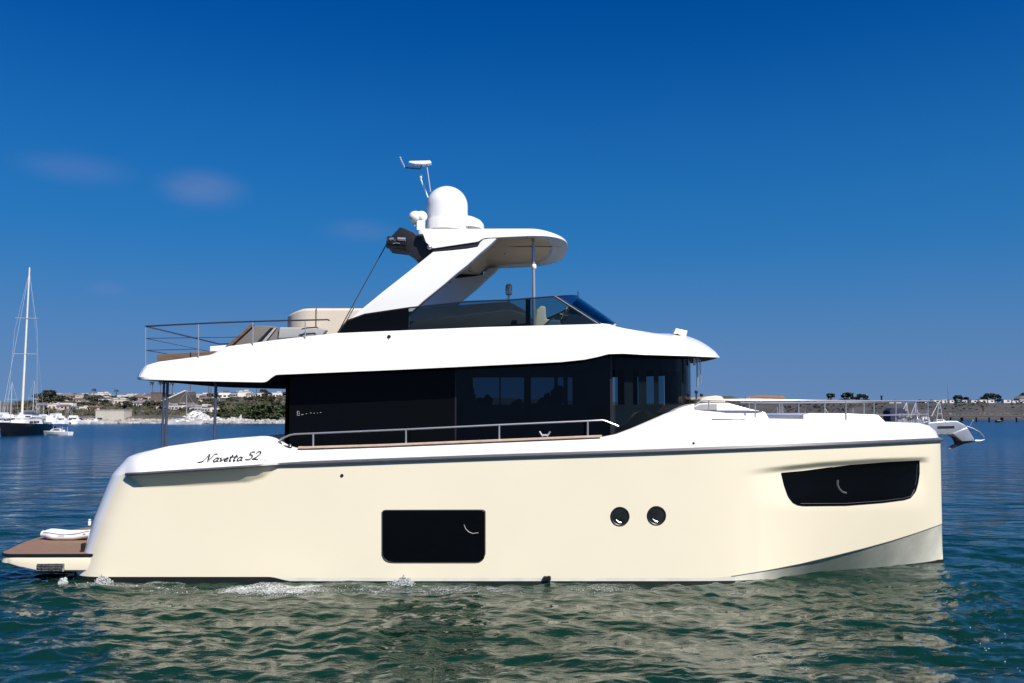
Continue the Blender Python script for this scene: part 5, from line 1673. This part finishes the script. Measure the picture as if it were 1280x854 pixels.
sb = sailboat('black hulled sailboat with a tall pale mast moored at far left', 22, 126, 15.5, 22.8, R(278), M['bdark'], detail=True, sparm=M['brownmast'])
sb.location = atd(34, 128)
tk = motorboat('small work skiff with a blue cover beside the black sailboat', 75, 127, 4.2, R(170), top=M['bluecover'])
# second mast standing just left of the tall one belongs to a smaller white sloop behind
sailboat('white sloop with a shorter mast directly behind the black sailboat', 14, 170, 10, 8.5, R(104), M['bhull'])
sailboat('white sloop moored right of the black sailboat, its mast near the dark trees', 44, 190, 10, 9.5, R(130), M['bhull'])
MG = 'white motorboats in the marina at far left'
for i, (px, d, L, rz) in enumerate(((4, 235, 9, 20), (16, 250, 10, 160), (30, 262, 9, 40), (40, 245, 8, 10), (52, 258, 10, 170), (66, 262, 9, 30), (80, 268, 8.5, 15), (-4, 215, 10, 30), (60, 225, 9, 150), (26, 215, 9, 30), (8, 272, 12, 10), (22, 276, 12, 170), (36, 274, 12, 25), (50, 275, 11, 5), (70, 276, 11, 160), (0, 200, 10, 60), (14, 205, 10, 45))):
    motorboat('white motorboat packed in the marina behind the black sailboat', px, d, L, R(rz), MG, flying=(i % 2 == 0))
motorboat('white cabin boat along the far shore right of the marina', 96, 272, 9, R(5), flying=True)
motorboat('low white launch on the far shore under the beige block', 117, 274, 7, R(175))
sailboat('sloop whose white mast stands between the two aft deck posts', 231, 262, 10, 9.4, R(20), M['bhull'])
GS = 'bare masts of sloops in the marina at far left'
for i, (px, d, m_) in enumerate(((2, 260, 6.5), (48, 268, 6), (76, 265, 6.2), (88, 270, 5))):
    sailboat('small white sloop with a bare mast among the marina boats', px, d, 7.5, m_, R(112 + 9 * i), M['bhull'], GS)
# right side boats
motorboat('moored fishing boat with an orange canopy showing over the foredeck', 943, 86, 9.0, R(168), top=M['orange'], toph=.415)
nb_ = thing('covered_boat', 'boat under a navy blue canvas cover behind the bow rail', 'boat', atd(1117, 150), R(10))
h, dk = boat_hull(7.5, 2.6, .9); h.build('hull', M['bhull'], nb_, smooth_=True); dk.build('deck', M['bhull'], nb_)
mb = MB(); mb.prism([(-1.6, -1.2, .8), (1.6, -1.1, .8), (1.5, -1.0, 3.6), (.9, -.9, 4.1), (-1.0, -.9, 4.1), (-1.6, -1.0, 3.6)], [(-1.6, 1.2, .8), (1.6, 1.1, .8), (1.5, 1.0, 3.6), (.9, .9, 4.1), (-1.0, .9, 4.1), (-1.6, 1.0, 3.6)]); mb.build('canvas_cover', M['navy'], nb_, bevel=.15)
RG = 'white boats moored below the right bank'
for i, (px, d, L, rz) in enumerate(((985, 180, 8, 20), (1000, 200, 8, 165), (1018, 230, 9, 10), (1090, 220, 8, 170), (1135, 215, 8, 15), (1152, 230, 8, 160), (1172, 250, 7, 5))):
    motorboat('white motorboat moored in the row below the right bank', px, d, L, R(rz), RG, flying=(i % 2 == 1))
RS = 'bare masts below the right bank'
for i, (px, d, m_) in enumerate(((968, 210, 4.2), (976, 215, 4.4), (1030, 230, 4.0), (1065, 235, 4.2))):
    sailboat('small sloop with a short bare mast below the right bank', px, d, 7, m_, R(25 * i), M['bhull'], RS)

# ------------------------------------------------------------------ pier, gangway frames
PD = 345.0
pr = thing('pier', 'long dark low pier on posts in front of the right bank', 'pier', atd(1210, PD))
M['timber'] = mat('weathered_timber', (0.13, 0.11, 0.09), .9, noise=.3)
M['pierdeck'] = mat('concrete_pier_deck', (0.12, 0.11, 0.10), .85, noise=.2)
x0, x1 = (1095 - 1210) / F * PD, (1420 - 1210) / F * PD
mb = MB(); mb.box(((x0 + x1) / 2, 0, 2.45), (x1 - x0, 4, .35)); mb.build('deck', M['pierdeck'], pr)
mb = MB(); mb.box(((x0 + x1) / 2, -1.7, 2.05), (x1 - x0, .4, .45)); mb.build('beam', M['timber'], pr)
for px in (1124, 1140, 1156, 1172, 1186, 1200, 1218, 1234, 1250, 1268, 1284, 1310, 1350):
    mb = MB(); xx = (px - 1210) / F * PD; mb.tube([(xx, 0, -1), (xx, 0, 2.4)], .55 if px in (1200, 1250) else .3, 8); mb.build('piling', M['timber'], pr)
mb = MB(); mb.tube([(x0, -1.8, 3.3), (x1, -1.8, 3.3)], .05, 5)
for k in range(26): xx = x0 + (x1 - x0) * k / 25; mb.tube([(xx, -1.8, 2.6), (xx, -1.8, 3.3)], .05, 5)
mb.build('railing', M['timber'], pr)
fd = thing('dark_float', 'dark mooring float beside the pier posts', 'float', atd(1246, PD - 18))
mb = MB(); mb.box((0, 0, .3), (2.2, 1.6, .9)); mb.build('float_body', M['bdark'], fd, bevel=.1)
mb = MB(); mb.tube([(0, 0, .7), (0, 0, 1.5)], .08, 6); mb.build('mooring_post', M['timber'], fd)
for i, (px, d, w_, h_) in enumerate(((1131, 160, 1.5, 5.3), (1143, 165, 1.4, 5.4), (1172, 200, 2.4, 6.2))):
    t = thing('boat_hoist', ('leftmost', 'middle', 'tallest and rightmost')[i] + ' of the three pale metal hoist frames behind the bow rail', 'hoist', atd(px, d), .3)
    mb = MB(); mb.tube([(-w_ / 2, 0, 0), (w_ * .1, 0, h_)], .09, 5); mb.tube([(w_ / 2, 0, 0), (w_ * .1, 0, h_)], .09, 5); mb.build('leg_frame', M['alu'], t)
    mb = MB(); mb.tube([(-w_ * .9, 0, 2.6), (w_ * .15, 0, h_ + .05), (w_ * 1.0, 0, h_ + .1)], .08, 5); mb.build('jib', M['alu'], t)
    mb = MB()
    for q in (.25, .5, .72): mb.tube([(-w_ / 2 * (1 - q) + w_ * .1 * q, 0, h_ * q), (w_ / 2 * (1 - q) + w_ * .1 * q, 0, h_ * q)], .06, 5)
    mb.build('rung', M['alu'], t)
    mb = MB(); mb.box((0, 0, .2), (w_ + 1.5, 2.5, .6)); mb.build('float_base', M['pierdeck'], t)

# ------------------------------------------------------------------ on top of the right bank
def bank_tree(px, s, kind, lab, grp=None, sx=1.0):
    o = copy_tree(proto_t[kind]); o.location = on_bank(px, BK + 60); o['label'] = lab
    if 'group' in o: del o['group']
    if grp: o['group'] = grp
    s *= 1.25; o.scale = (s * sx, s, s * random.uniform(.8, 1.15)); o.rotation_euler = (0, 0, random.random() * 6); return o
for (px, s, lab, sx) in ((1037, .9, 'round dark tree, second from the left on the right bank', 1.0), (1057, 1.25, 'largest dark spreading tree on the right bank skyline', 1.1),
                         (1070, .8, 'low dark tree leaning against the largest one on the right bank', 1.2), (1079, 1.05, 'upright dark tree at the right end of the bank clump', .6),
                         (1026, .45, 'small dark bush left of the round tree on the bank', 1.0)):
    bank_tree(px, s, 'dark', lab, None, sx)
for px in (1194, 1200, 1207): bank_tree(px, random.uniform(.6, .95), 'dark', 'dark tree in the clump above the middle of the pier', 'trees above the middle of the pier')
for px in (1228, 1233, 1240, 1246): bank_tree(px, random.uniform(.6, .95), 'dark', 'dark tree in the right hand clump above the pier', 'trees above the right of the pier')
for px in (998, 1008, 1018): bank_tree(px, .3, 'dark', 'tiny dark bush on the bank edge behind the bow rail', 'tiny bushes on the bank edge')
bank_tree(1278, .9, 'dark', 'thin dark tree at the right edge of the bank', None, .5)
hgrp = 'white cabins in a row on the bank top'
for i, px in enumerate((1112, 1121, 1152, 1168, 1178, 1187, 1203, 1215, 1226, 1236, 1256, 1266, 1275)):
    if i == 0:
        cab = thing('white_cabin', 'small white flat roofed cabin on top of the right bank', 'cabin', on_bank(px, BK + 45), 0, hgrp)
        mb = MB(); mb.box((0, 0, 1.1), (3.6, 3, 2.6)); mb.build('wall', MW['white'], cab)
        mb = MB(); mb.box((0, 0, 2.5), (3.9, 3.3, .25)); mb.build('roof', MR['grey'], cab)
        mb = MB(); mb.box((.5, -1.52, 1.4), (1.2, .08, .9)); mb.build('window', M['winglass'], cab)
        o = cab
    else:
        o = copy_tree(cab); o.location = on_bank(px, BK + 45)
    s = random.uniform(.6, .9); o.scale = (s * random.uniform(.9, 1.5), 1, s)
ho = thing('grey_house', 'grey house with a pitched roof at the right edge of the bank', 'house', on_bank(1274, BK + 52), .3)
mb = MB(); mb.box((0, 0, 1.2), (5.5, 4, 3)); mb.build('wall', MW['grey'], ho)
mb = MB(); mb.prism([(-3, -2.3, 2.7), (3, -2.3, 2.7), (0, -2.3, 4.6)], [(-3, 2.3, 2.7), (3, 2.3, 2.7), (0, 2.3, 4.6)]); mb.build('roof', MR['grey'], ho)
rm_ = thing('radio_mast', 'thin tall radio mast on the right bank skyline', 'mast', on_bank(1184, BK + 120))
mb = MB(); mb.tube([(0, 0, -1), (0, 0, 13.5)], .16, 6, r2=.06); mb.build('pole', M['timber'], rm_)
mb = MB(); mb.tube([(-.7, 0, 8), (.7, 0, 8)], .05, 5); mb.build('cross_arm', M['timber'], rm_)
ps = thing('dark_post', 'short thick dark post on the bank left of the cabins', 'post', on_bank(1101, BK + 40))
mb = MB(); mb.tube([(0, 0, -.5), (0, 0, 4.2)], .5, 8); mb.build('pole', M['bdark'], ps)
mb = MB(); mb.box((0, 0, 4.3), (1.2, 1.2, .3)); mb.build('post_cap', M['bdark'], ps)
